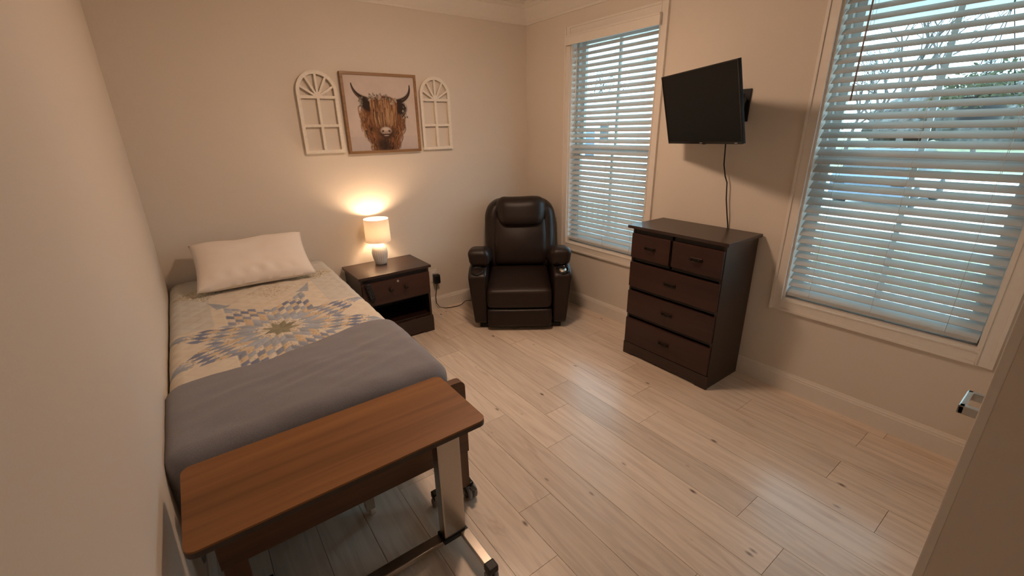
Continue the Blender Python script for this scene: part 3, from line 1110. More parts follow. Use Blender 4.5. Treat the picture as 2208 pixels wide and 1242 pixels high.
back = TVC - nrm * 0.055
tv_part('wall_plate', MB().box(-0.014, 0.0, -2.225, -2.165, 1.68, 1.87, 0.003), 'black_plastic')
tv_part('arm_link', MB().tube([(-0.014, -2.195, 1.80), (-0.13, -2.235, 1.80)], 0.014, 8), 'black_plastic')
tv_part('arm_link', MB().tube([(-0.13, -2.235, 1.78), tuple(back + Vector((0.03, 0, 0.0)))], 0.014, 8), 'black_plastic')
tv_part('arm_joint', MB().lathe([(0.02, 1.745), (0.02, 1.835)], (-0.13, -2.235, 0), 14, None, 2, True), 'black_plastic')
m = MB().box(-0.05, 0.05, -0.10, 0.10, -0.062, -0.054, 0.002).box(-0.02, 0.02, -0.03, 0.03, -0.085, -0.06, 0.002)
m.build('mount_head', 'black_plastic', tv)
cpts = [(-0.10, -2.122, 1.80), (-0.055, -2.126, 1.72), (-0.050, -2.130, 1.55), (-0.045, -2.136, 1.42), (-0.035, -2.150, 1.345), (-0.030, -2.166, 1.305), (-0.028, -2.176, 1.20),
        (-0.026, -2.195, 1.10), (-0.011, -2.205, 1.02), (-0.009, -2.21, 0.95), (-0.009, -2.215, 0.70)]
tv_part('power_cord', MB().tube(cpts, 0.0042, 6), 'black_plastic')
# ------------------------------------------------------------------ outlet, adapter and cord
ol = empty('wall_outlet', (-1.165, -0.003, 0.29), 0, 'white wall outlet plate beside the nightstand', 'outlet')
oo = ol.location
MB().box(-1.203, -1.127, -0.007, 0.0, 0.287, 0.405, 0.003).build('plate', 'white_plastic', ol, oo)
for z in (0.32, 0.372):
    MB().rbox((-1.165, -0.009, z), (0.016, 0.003, 0.014), 0.0028, 3).build('socket_face', 'white_plastic', ol, oo)
ad = empty('power_adapter', (-1.150, -0.03, 0.25), 0, 'black power adapter plugged into the outlet, its cord on the floor', 'power adapter')
ao = ad.location
MB().rbox((-1.150, -0.036, 0.318), (0.030, 0.024, 0.044), 0.006, 4).build('adapter_body', 'black_plastic', ad, ao)
cp = [(-1.150, -0.036, 0.276), (-1.160, -0.038, 0.22), (-1.175, -0.036, 0.14), (-1.170, -0.034, 0.07), (-1.140, -0.036, 0.022), (-1.085, -0.055, 0.005), (-1.03, -0.075, 0.0045), (-0.97, -0.085, 0.0045),
      (-0.92, -0.075, 0.005), (-0.885, -0.060, 0.012), (-0.86, -0.07, 0.03), (-0.80, -0.12, 0.035)]
MB().tube(cp, 0.0034, 6).build('cord', 'black_plastic', ad, ao)

# ------------------------------------------------------------------ recliner
RO = Vector((-0.824, -0.936, 0.0))
rc = empty('recliner_chair', RO, math.atan2(-0.6, 0.8), 'dark brown leather recliner with cup holders and head pillow', 'armchair')
# local x: chair's width, local y: towards its back
m = MB().box(-0.26, 0.25, 0.07, 0.66, 0.012, 0.055, 0.006)
m.box(-0.36, 0.36, 0.10, 0.16, 0.0, 0.035, 0.004).box(-0.36, 0.36, 0.58, 0.64, 0.0, 0.035, 0.004)
m.build('base_frame', 'black_plastic', rc)


def puff(amp, cx, cz, hx, hz):
    def fn(w):
        a = max(0.0, 1 - ((w.x - cx) / hx) ** 2) * max(0.0, 1 - ((w.z - cz) / hz) ** 2)
        if w.y < 0.2:
            w.y -= amp * a
        return w
    return fn


MB().rbox((-0.006, 0.055, 0.118), (0.280, 0.05, 0.086), 0.026, (14, 5, 8), puff(0.008, 0, 0.118, 0.28, 0.09)).build('footrest', 'leather', rc)


def seat_fn(w):
    t = (w.y - 0.0) / 0.6
    if w.z > 0.3:
        w.z += 0.05 * t + 0.014 * max(0, 1 - (w.x / 0.27) ** 2) * max(0, math.sin(PI * min(1, max(0, t))))
    if w.y < 0.1:
        w.y -= 0.008 * max(0, 1 - (w.x / 0.27) ** 2)
    w.z += 0.003 * noise.noise(w * 9)
    return w


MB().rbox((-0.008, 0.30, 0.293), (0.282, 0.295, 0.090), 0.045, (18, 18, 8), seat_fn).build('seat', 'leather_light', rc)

for s in (-1, 1):
    def arm_fn(w, s=s):
        k = max(0.0, min(1.0, (w.z - 0.05) / 0.45))
        xo = abs(w.x)
        xo = 0.285 + (xo - 0.285) * (0.74 + 0.26 * k)
        w.x = s * xo
        w.y += 0.03 * (1 - k) * (1 if w.y < 0.2 else 0)
        # top slopes up towards the pad
        if w.z > 0.44:
            w.z += 0.05 * min(1.0, max(0.0, (w.y - 0.02) / 0.12))
        return w
    MB().rbox((s * 0.365, 0.37, 0.275), (0.080, 0.345, 0.225), 0.024, (8, 16, 12), arm_fn).build('arm', 'leather', rc)

    def pad_fn(w, s=s):
        t = (w.y - 0.11) / 0.62
        w.z += 0.014 * math.sin(PI * min(1, max(0, t * 1.6))) - 0.11 * max(0, t - 0.05)
        w.z += 0.004 * noise.noise(w * 14)
        w.x += s * 0.012 * (w.z - 0.62) / 0.09
        return w
    MB().rbox((s * 0.350, 0.335, 0.625), (0.090, 0.225, 0.078), 0.052, (12, 16, 12), pad_fn).build('arm_pad', 'leather', rc)
    ch = MB()
    c = (s * 0.366, 0.085, 0.5225)
    prof = [(0.052, 0.0), (0.054, 0.006), (0.050, 0.011), (0.044, 0.010), (0.041, 0.004), (0.041, -0.004), (0.0, -0.004)]
    # tilted with the arm top
    t_ = MB().lathe(prof, (0, 0, 0), 28, None, 2, False)
    t_.v = [(p[0] + c[0], p[1] + c[1], p[2] + c[2] + 0.40 * p[1] + 0.006) for p in t_.v]
    h = t_.build('cup_holder', 'black_gloss' if s > 0 else 'black_plastic', rc)
    if s > 0:
        q = MB().lathe([(0.0, -0.003), (0.030, -0.003), (0.033, 0.004), (0.026, 0.010), (0.0, 0.011)], (0, 0, 0), 20, None, 2, False)
        q.v = [(p[0] + c[0], p[1] + c[1], p[2] + c[2] + 0.40 * p[1] + 0.006) for p in q.v]
        tag(q.build('metal_cup_liner', 'satin_nickel', h), 'shiny metal liner in cup holder')


def back_fn(w):
    z = w.z
    x = w.x
    t = (z - 0.40) / 0.64
    # shoulders narrow at the top, flare in the middle
    k = 1.0
    if z > 0.86:
        k -= 0.20 * ((z - 0.86) / 0.17) ** 2
    k += 0.02 * math.sin(PI * min(1, max(0, t)))
    w.x = 0.012 + x * k
    w.y += 0.17 * t
    # wings forward at the sides
    e = abs(x) / 0.335
    if w.y < 0.62 + 0.17 * t and e > 0.55:
        w.y -= 0.055 * ((e - 0.55) / 0.45) * (1 - ((e - 0.55) / 0.45) ** 3)
    w.y += 0.006 * noise.noise(Vector((x * 5, z * 9, 3.1)))
    return w


MB().rbox((0, 0.665, 0.715), (0.335, 0.115, 0.315), 0.085, (26, 8, 22), back_fn).build('backrest', 'leather', rc)


def cush_fn(w):
    z, x = w.z, w.x
    t = (z - 0.40) / 0.64
    w.x = 0.012 + x * (1.0 - 0.10 * max(0, (z - 0.7) / 0.3))
    w.y += 0.17 * t
    w.y -= 0.035 * max(0, 1 - (x / 0.25) ** 2) * max(0, math.sin(PI * min(1, max(0, (z - 0.40) / 0.5))))
    w.y += 0.006 * noise.noise(Vector((x * 7, z * 8, 1.7)))
    return w


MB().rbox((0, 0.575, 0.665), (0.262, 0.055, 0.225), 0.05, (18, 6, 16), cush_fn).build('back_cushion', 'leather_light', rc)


def head_fn(w):
    z, x = w.z, w.x
    t = (z - 0.40) / 0.64
    e = abs(x) / 0.232
    k = 1 - 0.10 * max(0, (0.93 - z) / 0.13)
    w.x = 0.022 + x * k
    w.y += 0.17 * t
    w.y += 0.03 * e ** 3
    w.z += 0.008 * math.sin(x * 18) * 0.3 + 0.005 * noise.noise(Vector((x * 9, z * 7, 8.1)))
    return w


MB().rbox((0, 0.512, 0.938), (0.232, 0.085, 0.130), 0.078, (20, 10, 14), head_fn).build('head_pillow', 'leather', rc)
MB().box(-0.29, 0.29, 0.60, 0.72, 0.06, 0.45, 0.02).build('rear_panel', 'leather', rc)

# ------------------------------------------------------------------ bed
bl = (-2.65, -1.12, 0.0)
bed = empty('bed', bl, 0, 'adjustable bed with brown wooden footboard under the quilt', 'bed')
FY0, FY1 = -2.262, -2.222       # footboard
m = MB()
# footboard panel with rounded top corners: prism over (z, x) along y
r = 0.03
xs0, xs1, zb_, zt_ = -3.10, -2.135, 0.285, 0.655
poly = [(zb_, xs0), (zb_, xs1)]
for i in range(5):
    a = PI / 2 * i / 4
    poly.append((zt_ - r + r * math.sin(a), xs1 - r + r * math.cos(a)))
for i in range(5):
    a = PI / 2 * i / 4
    poly.append((zt_ - r + r * math.cos(a), xs0 + r - r * math.sin(a)))
MB().prism([(z, x) for z, x in poly], 1, FY0, FY1).build('footboard', 'footboard_wood', bed, bl)
for x in (-3.06, -2.175):
    MB().box(x - 0.036, x + 0.036, FY0 + 0.004, FY1 - 0.004, 0.085, 0.30, 0.004).build('leg', 'leg_wood', bed, bl)


def caster(x, y, r, parent, off, side=1, name='caster', sub=True):
    m = MB()
    for s in (-1, 1):
        m.lathe([(0.0, -0.010), (r - 0.006, -0.010), (r, -0.006), (r, 0.006), (r - 0.006, 0.010), (0.0, 0.010)], (x + s * 0.014, y, r), 24, None, 0, False)
    c = m.build(name, 'rubber_grey', parent, off)
    h = MB()
    h.box(x - 0.016, x + 0.016, y - 0.014, y + 0.014, r, r * 2 + 0.012, 0.004)
    h.tube([(x, y, r * 2 - 0.004), (x, y, r * 2 + 0.03)], 0.008, 8)
    if sub:
        h.build('fork', 'black_plastic', c, off)
        q = MB()
        for s in (-1, 1):
            q.lathe([(0.0, 0.0), (r * 0.74, 0.0), (r * 0.70, s * 0.002), (0.0, s * 0.003)], (x + s * 0.0245, y, r), 20, None, 0, False)
        q.build('wheel_cover', 'black_plastic', c, off)
        MB().box(x - 0.012, x + 0.012, y - r * 0.5, y - r * 1.25, r * 1.8, r * 1.95, 0.002).build('brake_pedal', 'black_plastic', c, off)
    else:
        h.build('fork', 'black_plastic', c, off)
    return c


caster(-2.135, -2.242, 0.040, bed, bl)
caster(-3.06, -2.242, 0.040, bed, bl)
# steel frame and mattress under the bedding
m = MB()
for x in (-3.06, -2.22):
    m.box(x - 0.02, x + 0.02, -2.215, -0.06, 0.30, 0.36, 0.003)
for y in (-2.0, -1.4, -0.8, -0.15):
    m.box(-3.04, -2.24, y - 0.02, y + 0.02, 0.31, 0.35, 0.003)
m.build('side_frame', 'steel', bed, bl)
for x in (-3.06, -2.22):
    m = MB().box(x - 0.025, x + 0.025, -0.115, -0.065, 0.075, 0.30, 0.003).build('leg', 'steel', bed, bl)
    caster(x, -0.09, 0.035, bed, bl, sub=False)
MB().rbox((-2.635, -1.11, 0.505), (0.465, 1.07, 0.145), 0.05, (8, 16, 5)).build('mattress', 'mattress_blue', bed, bl)
# drive frame with a small wheel under the foot end
m = MB().box(-2.575, -2.535, -2.08, -2.04, 0.05, 0.31, 0.003)
m.build('lift_leg', 'steel', bed, bl)
m = MB()
m.lathe([(0.0, -0.012), (0.024, -0.012), (0.026, -0.008), (0.026, 0.008), (0.024, 0.012), (0.0, 0.012)], (-2.545, -2.05, 0.026), 20, None, 0, False)
m.build('lift_wheel', 'white_plastic', bed, bl)

ZT = 0.695


def drape(name, xl, xr, yh, yf, ztop, r, s0, s1, t0, t1, nu, nv, keep=None, amp=0.004, seed=0.0, fold=None):
    """a cloth lying on a bed: s across, t along (towards the foot); hangs over edges"""
    S = np.linspace(s0, s1, nu)
    T = np.linspace(t0, t1, nv)
    P = np.zeros((nv, nu, 3))
    for j, t in enumerate(T):
        tq = t
        for i, s in enumerate(S):
            if keep is not None and j == 0:
                pass
            tt = t if keep is None else keep(s) + (t - t0) / (t1 - t0) * (t1 - keep(s))
            xr_ = xr(tt)
            ex = min(max(s, xl), xr_)
            ey = max(tt, yf)
            ox, oy = s - ex, tt - ey
            mm = math.hypot(ox, oy)
            w = amp * (noise.noise(Vector((s * 5 + seed, tt * 7, seed))) + 0.6 * noise.noise(Vector((s * 13, tt * 15 + seed, seed))))
            if fold:
                w += fold(s, tt)
            cx = (s - (xl + xr_) / 2) / 0.5
            z = ztop + 0.010 * max(0, 1 - cx * cx) + w
            if mm < 1e-9:
                P[j, i] = (s, tt, z)
                continue
            dx, dy = ox / mm, oy / mm
            arc = r * PI / 2
            if mm < arc:
                a = mm / r
                out, down = r * math.sin(a), r * (1 - math.cos(a))
            else:
                out, down = r + 0.010 * math.sin(8 * (s + tt)) * min(1, (mm - arc) / 0.1) * (0.15 if dx < 0 else 1), r + mm - arc
            P[j, i] = (ex + dx * out, ey + dy * out, z - down)
    return S, T, P


def right_edge(t):
    return -2.215 + 0.022 * (t + 1.1)


# quilt: lone star, colours by ring
QC = np.array((-2.674, -1.293))
RR, NR = 0.56, 6
sd_ = RR / (2 * NR * math.cos(PI / 8))
CREAM = np.array((0.70, 0.645, 0.55))
PALE = np.array((0.60, 0.59, 0.55))
BLUE1 = np.array((0.385, 0.43, 0.50))
BLUE2 = np.array((0.215, 0.255, 0.370))
BLUE3 = np.array((0.285, 0.325, 0.415))
SAGE = np.array((0.285, 0.270, 0.195))
TAN = np.array((0.64, 0.53, 0.385))
ring = [SAGE, 'dots', BLUE1, BLUE1, 'dots2', BLUE3, 'dots2', BLUE2, 'dots', BLUE1, BLUE1]


def quilt_colour(x, y):
    dx, dy = x - QC[0], y - QC[1]
    d = math.hypot(dx, dy)
    ang = math.atan2(dy, dx)
    sec = math.floor(ang / (PI / 4))
    a0 = sec * PI / 4
    e1 = (math.cos(a0), math.sin(a0))
    e2 = (math.cos(a0 + PI / 4), math.sin(a0 + PI / 4))
    det = e1[0] * e2[1] - e1[1] * e2[0]
    i = (dx * e2[1] - dy * e2[0]) / det / sd_
    j = (e1[0] * dy - e1[1] * dx) / det / sd_
    base_ = CREAM * (1 + 0.04 * noise.noise(Vector((x * 30, y * 30, 0))))
    puff = 0.0
    if 0 <= i < NR and 0 <= j < NR:
        ii, jj = int(i), int(j)
        k = ii + jj
        c = ring[k]
        h = (ii * 7 + jj * 13 + int(sec) * 5) % 4
        if isinstance(c, str):
            n = noise.noise(Vector((x * 170, y * 170, 4.0)))
            col = (CREAM if c == 'dots' else (TAN if h < 2 else CREAM)).copy()
            if n > (0.28 if c == 'dots' else 0.42):
                col = col * 0.45
        else:
            col = c * (1 + 0.10 * (h - 1.5) / 1.5)
            if k == 3 and h == 1:
                col = TAN * 0.95
            if k == 5 and h == 2:
                col = BLUE1
        fi, fj = i - ii, j - jj
        puff = min(fi, 1 - fi, fj, 1 - fj)
        return col, min(1, puff * 3.5)
    # small scraps outside: band of pale pieces near the pillow and the corners
    n = noise.noise(Vector((x * 8, y * 8, 9)))
    puff = min(abs(((x + y) / 0.10) % 1 - 0.5), abs(((x - y) / 0.10) % 1 - 0.5)) * 2
    if y > -0.78:
        q = abs(((x + 2.62) * 1.0)) + abs((y + 0.62) * 1.0)
        if q < 0.15:
            return (TAN * 0.8 if noise.noise(Vector((x * 120, y * 120, 1))) > 0.15 else CREAM), puff
        q = min(abs(x + 2.32), abs(x + 2.98)) + abs(y + 0.40)
        if q < 0.16:
            return (SAGE * 1.3 if noise.noise(Vector((x * 100, y * 100, 2))) > 0.05 else CREAM), puff
    # outer little diamonds continuing each arm
    if RR < d < RR + 0.20:
        a = (ang - PI / 8) / (PI / 4)
        f = abs(a - round(a)) * (PI / 4) * d
        if f < 0.040 * (1 - (d - RR) / 0.20):
            return BLUE1 * 0.95, puff
    if x > -2.36 or x < -2.95:
        base_ = PALE if y > -1.05 else base_
    return base_, puff


S, T, P = drape('quilt', -3.098, right_edge, 0, -3.0, ZT, 0.062, -3.098 - 0.22, -2.215 + 0.34, -0.030, -1.80, 236, 300, None, 0.0075, 1.3)
nv, nu = P.shape[:2]
cols = np.zeros((nv, nu, 3))
for j in range(nv):
    for i in range(nu):
        # colour by the flat cloth position
        c, pf = quilt_colour(S[i], T[j])
        cols[j, i] = c
        P[j, i, 2] += 0.0045 * (pf ** 0.5)
me = bpy.data.meshes.new('quilt')
me.from_pydata(P.reshape(-1, 3).tolist(), [], grid_faces(nu, nv)[:, ::-1].tolist())
colour_layer(me, cols.reshape(-1, 3))
me.polygons.foreach_set('use_smooth', [True] * len(me.polygons))
me.materials.append(MATS['quilt_cloth'])
q = link(bpy.data.objects.new('quilt', me))
tag(q, 'cream patchwork quilt with a blue and sage star spread over the bed', 'quilt')
md = q.modifiers.new('thickness', 'SOLIDIFY')
md.thickness = 0.006
md.offset = -1


def edge_line(s):
    pts_ = [(-3.4, -1.70), (-3.15, -1.692), (-3.0, -1.680), (-2.75, -1.672), (-2.53, -1.605), (-2.33, -1.545), (-2.24, -1.555), (-2.15, -1.60), (-1.8, -1.72)]
    for (a, b) in zip(pts_[:-1], pts_[1:]):
        if a[0] <= s <= b[0]:
            return a[1] + (b[1] - a[1]) * (s - a[0]) / (b[0] - a[0])
    return pts_[-1][1]


def folds(s, t):
    w = 0.0
    for (cx, cy, a, ln, am) in ((-2.45, -1.83, 0.30, 0.34, 0.006), (-2.62, -1.95, 0.25, 0.30, 0.005), (-2.32, -1.90, 0.42, 0.25, 0.006), (-2.80, -1.86, 0.15, 0.30, 0.004), (-2.42, -2.04, 0.32, 0.28, 0.005)):
        c, s_ = math.cos(a), math.sin(a)
        u, v = (s - cx) * c + (t - cy) * s_, -(s - cx) * s_ + (t - cy) * c
        w += am * math.exp(-(u / ln) ** 2) * math.exp(-(v / 0.022) ** 2)
    return w


def right_edge_b(t):
    return right_edge(t) + 0.004


S, T, P = drape('blanket', -3.098, right_edge_b, 0, -2.125, ZT + 0.013, 0.066, -3.098 - 0.30, -2.215 + 0.30, -1.6, -2.125 - 0.36, 150, 170, edge_line, 0.006, 4.7, folds)
P[:, :, 0] = np.maximum(P[:, :, 0], -3.158)
nv, nu = P.shape[:2]
me = bpy.data.meshes.new('blanket')
me.from_pydata(P.reshape(-1, 3).tolist(), [], grid_faces(nu, nv)[:, ::-1].tolist())
me.polygons.foreach_set('use_smooth', [True] * len(me.polygons))
me.materials.append(MATS['blanket_fleece'])
bk = link(bpy.data.objects.new('blanket', me))
tag(bk, 'plain grey fleece blanket folded over the foot of the bed', 'blanket')
md = bk.modifiers.new('thickness', 'SOLIDIFY')
md.thickness = 0.011
md.offset = 1

# pillow leaning on the wall
pw = empty('pillow', (-2.645, -0.31, 0.70), 0, 'plain white pillow leaning at the head of the bed', 'pillow')
HX, HY = 0.350, 0.234
ang = math.radians(28)
nu, nv = 44, 34
vs, fs = [], []
for side in (1, -1):
    for j in range(nv + 1):
        for i in range(nu + 1):
            u, v = -1 + 2 * i / nu, -1 + 2 * j / nv
            th = 0.078 * (max(0, 1 - u ** 4) * max(0, 1 - v ** 4)) ** 0.55
            # pinched sides between the corners
            x = u * HX * (1 - 0.055 * (1 - v * v))
            y = v * HY * (1 - 0.075 * (1 - u * u)) - (0.012 * math.exp(-((u + 0.15) / 0.25) ** 2) * max(0, v))
            h = side * th
            if side > 0:
                h += 0.007 * noise.noise(Vector((u * 3.5, v * 3, 2))) * (1 - u ** 6)
                h += 0.006 * math.exp(-((v + 0.75) / 0.12) ** 2) * math.sin(u * 22 + 3 * v)* (1 - u * u)
            vs.append((x, y * math.cos(ang) - h * math.sin(ang), y * math.sin(ang) + h * math.cos(ang)))
    o0 = 0 if side > 0 else (nu + 1) * (nv + 1)
    for j in range(nv):
        for i in range(nu):
            a = o0 + j * (nu + 1) + i
            f = (a, a + 1, a + nu + 2, a + nu + 1)
            fs.append(f if side > 0 else f[::-1])
mp = MB().add(vs, fs, True)
po_ = mp.build('pillow_case', 'pillow_cotton', pw)
bm = bmesh.new()
bm.from_mesh(po_.data)
bmesh.ops.remove_doubles(bm, verts=bm.verts, dist=0.0006)
bm.to_mesh(po_.data)
bm.free()
po_.location = (0, 0, 0.152)
po_.rotation_euler = (0, 0, math.radians(-2))

# ------------------------------------------------------------------ overbed table
tl = (-2.32, -2.42, 0.0)
tb = empty('overbed_table', tl, 0, 'wheeled overbed table with brown wood grain top and steel post', 'table')
tx0, tx1, ty0, ty1, tz = -3.112, -2.266, -2.640, -2.288, 0.740
r = 0.028
poly = []
for (cx, cy, a0) in ((tx1 - r, ty1 - r, 0), (tx0 + r, ty1 - r, PI / 2), (tx0 + r, ty0 + r, PI), (tx1 - r, ty0 + r, 1.5 * PI)):
    for i in range(7):
        a = a0 + PI / 2 * i / 6
        poly.append((cx + r * math.cos(a), cy + r * math.sin(a)))
MB().prism(poly, 2, tz - 0.006, tz).build('top', 'table_oak', tb, tl)
big = [((x - (tx0 + tx1) / 2) * 1.001 + (tx0 + tx1) / 2, (y - (ty0 + ty1) / 2) * 1.002 + (ty0 + ty1) / 2) for x, y in poly]
MB().prism(big, 2, tz - 0.022, tz - 0.006).build('top_edge', 'dark_edge', tb, tl)
m = MB().box(-2.95, -2.30, -2.50, -2.455, tz - 0.050, tz - 0.022, 0.003).box(-2.95, -2.30, -2.39, -2.345, tz - 0.050, tz - 0.022, 0.003)
m.box(-2.375, -2.268, -2.52, -2.33, tz - 0.034, tz - 0.022, 0.002)
m.build('top_support', 'black_plastic', tb, tl)
MB().box(-2.371, -2.273, -2.443, -2.393, 0.062, tz - 0.034, 0.006).build('post', 'steel', tb, tl)
MB().box(-2.378, -2.266, -2.450, -2.386, 0.055, 0.075, 0.003).build('post_collar', 'black_plastic', tb, tl)
for x in (-2.282, -2.99):
    MB().box(x - 0.02, x + 0.02, -2.655, -2.185, 0.052, 0.074, 0.004).build('base_leg', 'steel', tb, tl)
    for y in (-2.648, -2.192):
        MB().box(x - 0.022, x + 0.022, y - 0.02, y + 0.02, 0.046, 0.078, 0.006).build('leg_cap', 'black_plastic', tb, tl)
        caster(x, y, 0.022, tb, tl, sub=False)
MB().box(-2.97, -2.30, -2.435, -2.385, 0.040, 0.062, 0.004).build('base_crossbar', 'steel', tb, tl)

# ------------------------------------------------------------------ outside
GZ = -0.62
struct('ground_lawn', MB().box(0.14, 90, -70, 70, GZ - 0.3, GZ), 'lawn', 'winter lawn beyond the porch')
struct('ground_street', MB().box(9.2, 24.0, -70, 70, GZ, GZ + 0.012), 'pavement', 'pale sunlit pavement beyond the lawn')
struct('ground_walk', MB().box(3.6, 5.2, -70, 70, GZ, GZ + 0.014), 'pavement', 'pale concrete walk in front of the porch')
pf = struct('porch_floor', MB().box(0.14, 2.1, -5.6, 4.2, GZ, -0.24), 'siding', 'grey boarded porch floor outside the windows')
for i in range(14):
    x0 = 0.145 + i * 0.14
    MB().box(x0 + 0.003, x0 + 0.137, -5.6, 4.2, -0.24, -0.215).build('porch_plank', 'porch_board', pf)
struct('porch_ceiling', MB().box(0.14, 2.3, -5.6, 4.2, 2.66, 2.74), 'porch_white', 'white porch ceiling outside the windows')
struct('porch_beam', MB().box(1.72, 1.90, -5.6, 4.2, 2.41, 2.66), 'porch_white', 'white porch beam outside the windows')
for (y, nm) in ((0.06, 'white square porch post seen through the window beside the recliner'), (-4.45, 'white square porch post beyond the far end of the railing'), (3.6, 'white square porch post at the end of the porch')):
    p = empty('porch_post', (1.81, y, -0.215), 0, nm, 'post')
    MB().box(-0.10, 0.10, -0.10, 0.10, 0.0, 2.625, 0.006).build('shaft', 'porch_white', p)
    MB().box(-0.13, 0.13, -0.13, 0.13, 0.0, 0.16, 0.006).build('base_block', 'porch_white', p)
for (ya, yb, nm) in ((-4.315, -0.075, 'white porch railing with square balusters outside the window nearer the closet door'), (0.195, 3.465, 'white porch railing with square balusters beyond the porch post')):
    rl = empty('porch_railing', (1.81, (ya + yb) / 2, -0.215), 0, nm, 'railing')
    ro_ = rl.location
    MB().box(1.77, 1.85, ya, yb, 0.675, 0.725, 0.006).build('top_rail', 'porch_white', rl, ro_)
    MB().box(1.785, 1.835, ya, yb, -0.125, -0.075, 0.006).build('bottom_rail', 'porch_white', rl, ro_)
    for yq in (ya + 0.02, (ya + yb) / 2, yb - 0.02):
        MB().box(1.79, 1.83, yq - 0.02, yq + 0.02, -0.215, -0.12).build('foot_block', 'porch_white', rl, ro_)
    b0 = None
    y = ya + 0.06
    while y < yb - 0.03:
        if b0 is None:
            b0 = MB().box(-0.017, 0.017, -0.017, 0.017, 0.14, 0.890).build('baluster', 'porch_white', rl)
            b = b0
        else:
            b = b0.copy()
            COL.objects.link(b)
            b.parent = rl
        b.location = (0, y - ro_.y, 0)
        y += 0.112
# hanging basket
hb = empty('hanging_basket', (1.70, -2.99, 1.60), 0, 'dark hanging basket with a trailing plant under the porch beam', 'plant')
MB().lathe([(0.0, 0.03), (0.10, 0.03), (0.125, 0.06), (0.150, 0.20), (0.158, 0.215), (0.150, 0.215), (0.12, 0.19), (0.0, 0.19)], (0, 0, 0), 28, None, 2, False).build('pot', 'pot_dark', hb)
m = MB()
for k in range(3):
    a = 2 * PI * k / 3 + 0.4
    m.tube([(0.15 * math.cos(a), 0.15 * math.sin(a), 0.21), (0.0, 0.0, 0.78)], 0.003, 5)
m.tube([(0, 0, 0.77), (0, 0, 0.82)], 0.005, 6)
m.tube([(0, 0, 0.82), (0.04, 0, 0.84)], 0.005, 6)
m.build('hanger', 'black_plastic', hb)
rnd = random.Random(3)
vs, fs = [], []
for i in range(900):
    a = rnd.uniform(0, 2 * PI)
    rr = 0.30 * math.sqrt(rnd.random())
    zz = 0.22 + (0.24 * rnd.random()) * (1 - (rr / 0.34) ** 2) + (-0.10 * rnd.random() if rr > 0.17 else 0)
    c = Vector((rr * math.cos(a), rr * math.sin(a), zz))
    d = Vector((rnd.uniform(-1, 1), rnd.uniform(-1, 1), rnd.uniform(-0.6, 0.8))).normalized()
    e = d.orthogonal().normalized()
    ln, wd = rnd.uniform(0.025, 0.05), rnd.uniform(0.008, 0.016)
    n = len(vs)
    vs += [c, c + d * ln * 0.5 + e * wd, c + d * ln, c + d * ln * 0.5 - e * wd]
    fs.append((n, n + 1, n + 2, n + 3))
fo = MB().add(vs, fs).build('foliage', 'basket_leaf', hb, fix=False)
fo['kind'] = 'stuff'


# bare trees
def tree_mesh(seed, h):
    rd_ = random.Random(seed)
    m = MB()

    def grow(p, d, ln, r, lv):
        n = 3
        pts_ = [p]
        q = p.copy()
        dd = d.copy()
        for _ in range(n):
            dd = (dd + Vector((rd_.uniform(-1, 1), rd_.uniform(-1, 1), rd_.uniform(-0.3, 0.6))) * 0.16).normalized()
            q = q + dd * ln / n
            pts_.append(q.copy())
        m.tube(pts_, r, 5 if lv < 2 else 3, r * 0.62, False)
        if lv >= 6:
            return
        k = rd_.randint(2, 3) if lv else 4
        for _ in range(k):
            a = Vector((rd_.uniform(-1, 1), rd_.uniform(-1, 1), rd_.uniform(-0.1, 0.7)))
            nd = (dd * 0.75 + a.normalized() * 0.75).normalized()
            st = pts_[rd_.choice([2, 3, 3])]
            grow(st, nd, ln * rd_.uniform(0.62, 0.82), r * 0.58, lv + 1)
    grow(Vector((0, 0, 0)), Vector((0, 0, 1)), h * 0.30, h * 0.018, 0)
    return m


protos = [tree_mesh(s_, 9.0) for s_ in (11, 23, 37)]
tdata = []
for m in protos:
    o_ = m.build('branches', 'bark', None, fix=False)
    tdata.append(o_.data)
    bpy.data.objects.remove(o_)
rt = random.Random(21)
spots = [(27 + rt.uniform(-1, 1), -5.0 + 8.5 * k) for k in range(3)] + [(37 + rt.uniform(-1, 1), -1.0 + 8.5 * k) for k in range(6)] + [(47 + rt.uniform(-1, 1), -5.0 + 8.5 * k) for k in range(7)]
for i, (x, y) in enumerate(spots):
    t_ = empty('bare_tree', (x, y, GZ), rt.uniform(0, 6), 'leafless tree standing beyond the pavement', 'tree', 'bare trees beyond the pavement')
    b = bpy.data.objects.new('branches', tdata[i % 3])
    link(b, t_)
    t_.scale = [rt.uniform(1.0, 1.25)] * 3


def clump(seed, sx, sy, sz, k=0.35):
    bm = bmesh.new()
    bmesh.ops.create_icosphere(bm, subdivisions=4, radius=1.0)
    for v in bm.verts:
        n = noise.noise(v.co * 2.2 + Vector((seed, 0, 0))) * k + noise.noise(v.co * 6 + Vector((0, seed, 0))) * k * 0.6 + noise.noise(v.co * 14) * k * 0.35
        v.co = v.co * (1 + n)
        v.co = Vector((v.co.x * sx, v.co.y * sy, max(0.0, v.co.z * sz + sz * 0.85)))
    m = MB()
    bm.verts.index_update()
    m.add([v.co[:] for v in bm.verts], [[v.index for v in f.verts] for f in bm.faces], True)
    bm.free()
    return m


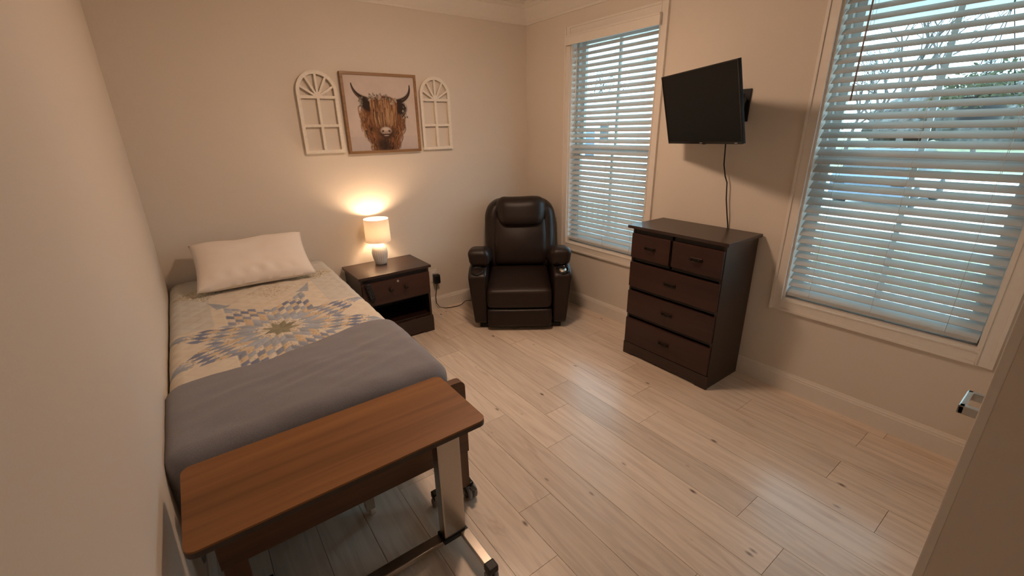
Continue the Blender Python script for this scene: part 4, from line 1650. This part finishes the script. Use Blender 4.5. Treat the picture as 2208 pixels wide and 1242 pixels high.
cm = []
for s_ in (1.0, 5.0):
    o_ = clump(s_, 3.4, 5.4, 2.9).build('foliage', 'thicket_twigs', None, fix=False)
    cm.append(o_.data)
    bpy.data.objects.remove(o_)
for i in range(8):
    t_ = empty('woodland_thicket', (56 + 9.0 * (i % 2), -12 + 8.2 * i, GZ), rt.uniform(0, 6), 'grey leafless thicket in the far tree line', 'thicket', 'thickets in the far tree line')
    link(bpy.data.objects.new('foliage', cm[i % 2]), t_)
    MB().tube([(0, 0, -0.05), (0, 0, 1.0)], 0.2, 6).build('trunk', 'bark', t_)
    s_ = rt.uniform(0.7, 1.1)
    t_.scale = (s_, s_, s_)
sm_ = clump(9.0, 0.27, 0.29, 0.30, 0.3).build('foliage', 'shrub_leaf', None, fix=False)
sdat = sm_.data
bpy.data.objects.remove(sm_)
for i in range(11):
    t_ = empty('porch_shrub', (2.85 + rt.uniform(-0.1, 0.1), -4.2 + 0.78 * i, GZ), rt.uniform(0, 6), 'small green shrub growing along the porch railing', 'shrub', 'shrubs along the porch')
    link(bpy.data.objects.new('foliage', sdat), t_)
    s_ = rt.uniform(0.75, 1.0)
    t_.scale = (s_, s_, s_ * 0.9)

# parked car, seen end-on
cr_ = empty('parked_car', (14.2, 0.35, GZ + 0.012), 0, 'dark blue parked car on the pale pavement', 'car')
low = [(-2.15, 0.28), (2.15, 0.28), (2.2, 0.62), (2.1, 0.90), (0.95, 1.0), (-2.05, 1.02), (-2.18, 0.85)]


def slab(poly_xz, y0, y1):
    n = len(poly_xz)
    v_ = [(x, y, z) for y in (y0, y1) for x, z in poly_xz]
    f_ = [tuple(range(n)), tuple(range(2 * n - 1, n - 1, -1))] + [(i, n + i, n + (i + 1) % n, (i + 1) % n) for i in range(n)]
    return MB().add(v_, f_)


slab(low, -0.88, 0.88).build('body', 'car_paint', cr_)
cab = [(0.95, 1.0), (0.42, 1.48), (-1.45, 1.53), (-2.02, 1.02)]
slab(cab, -0.74, 0.74).build('cabin', 'car_glass', cr_)
slab([(0.40, 1.47), (0.36, 1.53), (-1.42, 1.58), (-1.46, 1.53)], -0.72, 0.72).build('roof', 'car_paint', cr_)
for x in (-1.35, 1.35):
    for y in (-0.80, 0.80):
        w = MB()
        w.lathe([(0.0, -0.11), (0.30, -0.11), (0.33, -0.08), (0.33, 0.08), (0.30, 0.11), (0.0, 0.11)], (x, y, 0.33), 24, None, 1, False)
        w.build('wheel', 'tyre', cr_)
for y in (-0.66, 0.66):
    MB().box(-2.20, -2.10, y - 0.14, y + 0.14, 0.68, 0.86, 0.02).build('tail_light', 'bronze', cr_)
MB().box(-2.215, -2.165, -0.25, 0.25, 0.52, 0.63, 0.005).build('number_plate', 'white_plastic', cr_)

# neighbouring house seen through the window by the recliner
nh = empty('neighbour_house', (29.0, 24.0, GZ), 0, 'pale sided house with a grey roof across the pavement', 'house')
MB().box(-3.2, 3.2, -6.5, 6.5, 0.0, 3.6).build('wall', 'porch_white', nh)
rp = [(-3.7, 3.55), (3.7, 3.55), (0.0, 5.0)]
slab(rp, -7.0, 7.0).build('roof', 'porch_board', nh)
for y in (-4.6, -1.6, 1.6, 4.6):
    f_ = MB().box(-3.26, -3.2, y - 0.55, y + 0.55, 1.0, 2.6).build('window', 'siding', nh)
    MB().box(-3.27, -3.262, y - 0.46, y + 0.46, 1.08, 2.52).build('pane', 'car_glass', f_)
MB().box(-3.26, -3.2, -0.5, 0.5, 0.05, 2.2).build('door', 'car_paint', nh)
for i in range(9):
    MB().box(-3.215, -3.2, -6.5, 6.5, 0.35 * i + 0.30, 0.35 * i + 0.33).build('siding_board', 'siding', nh)
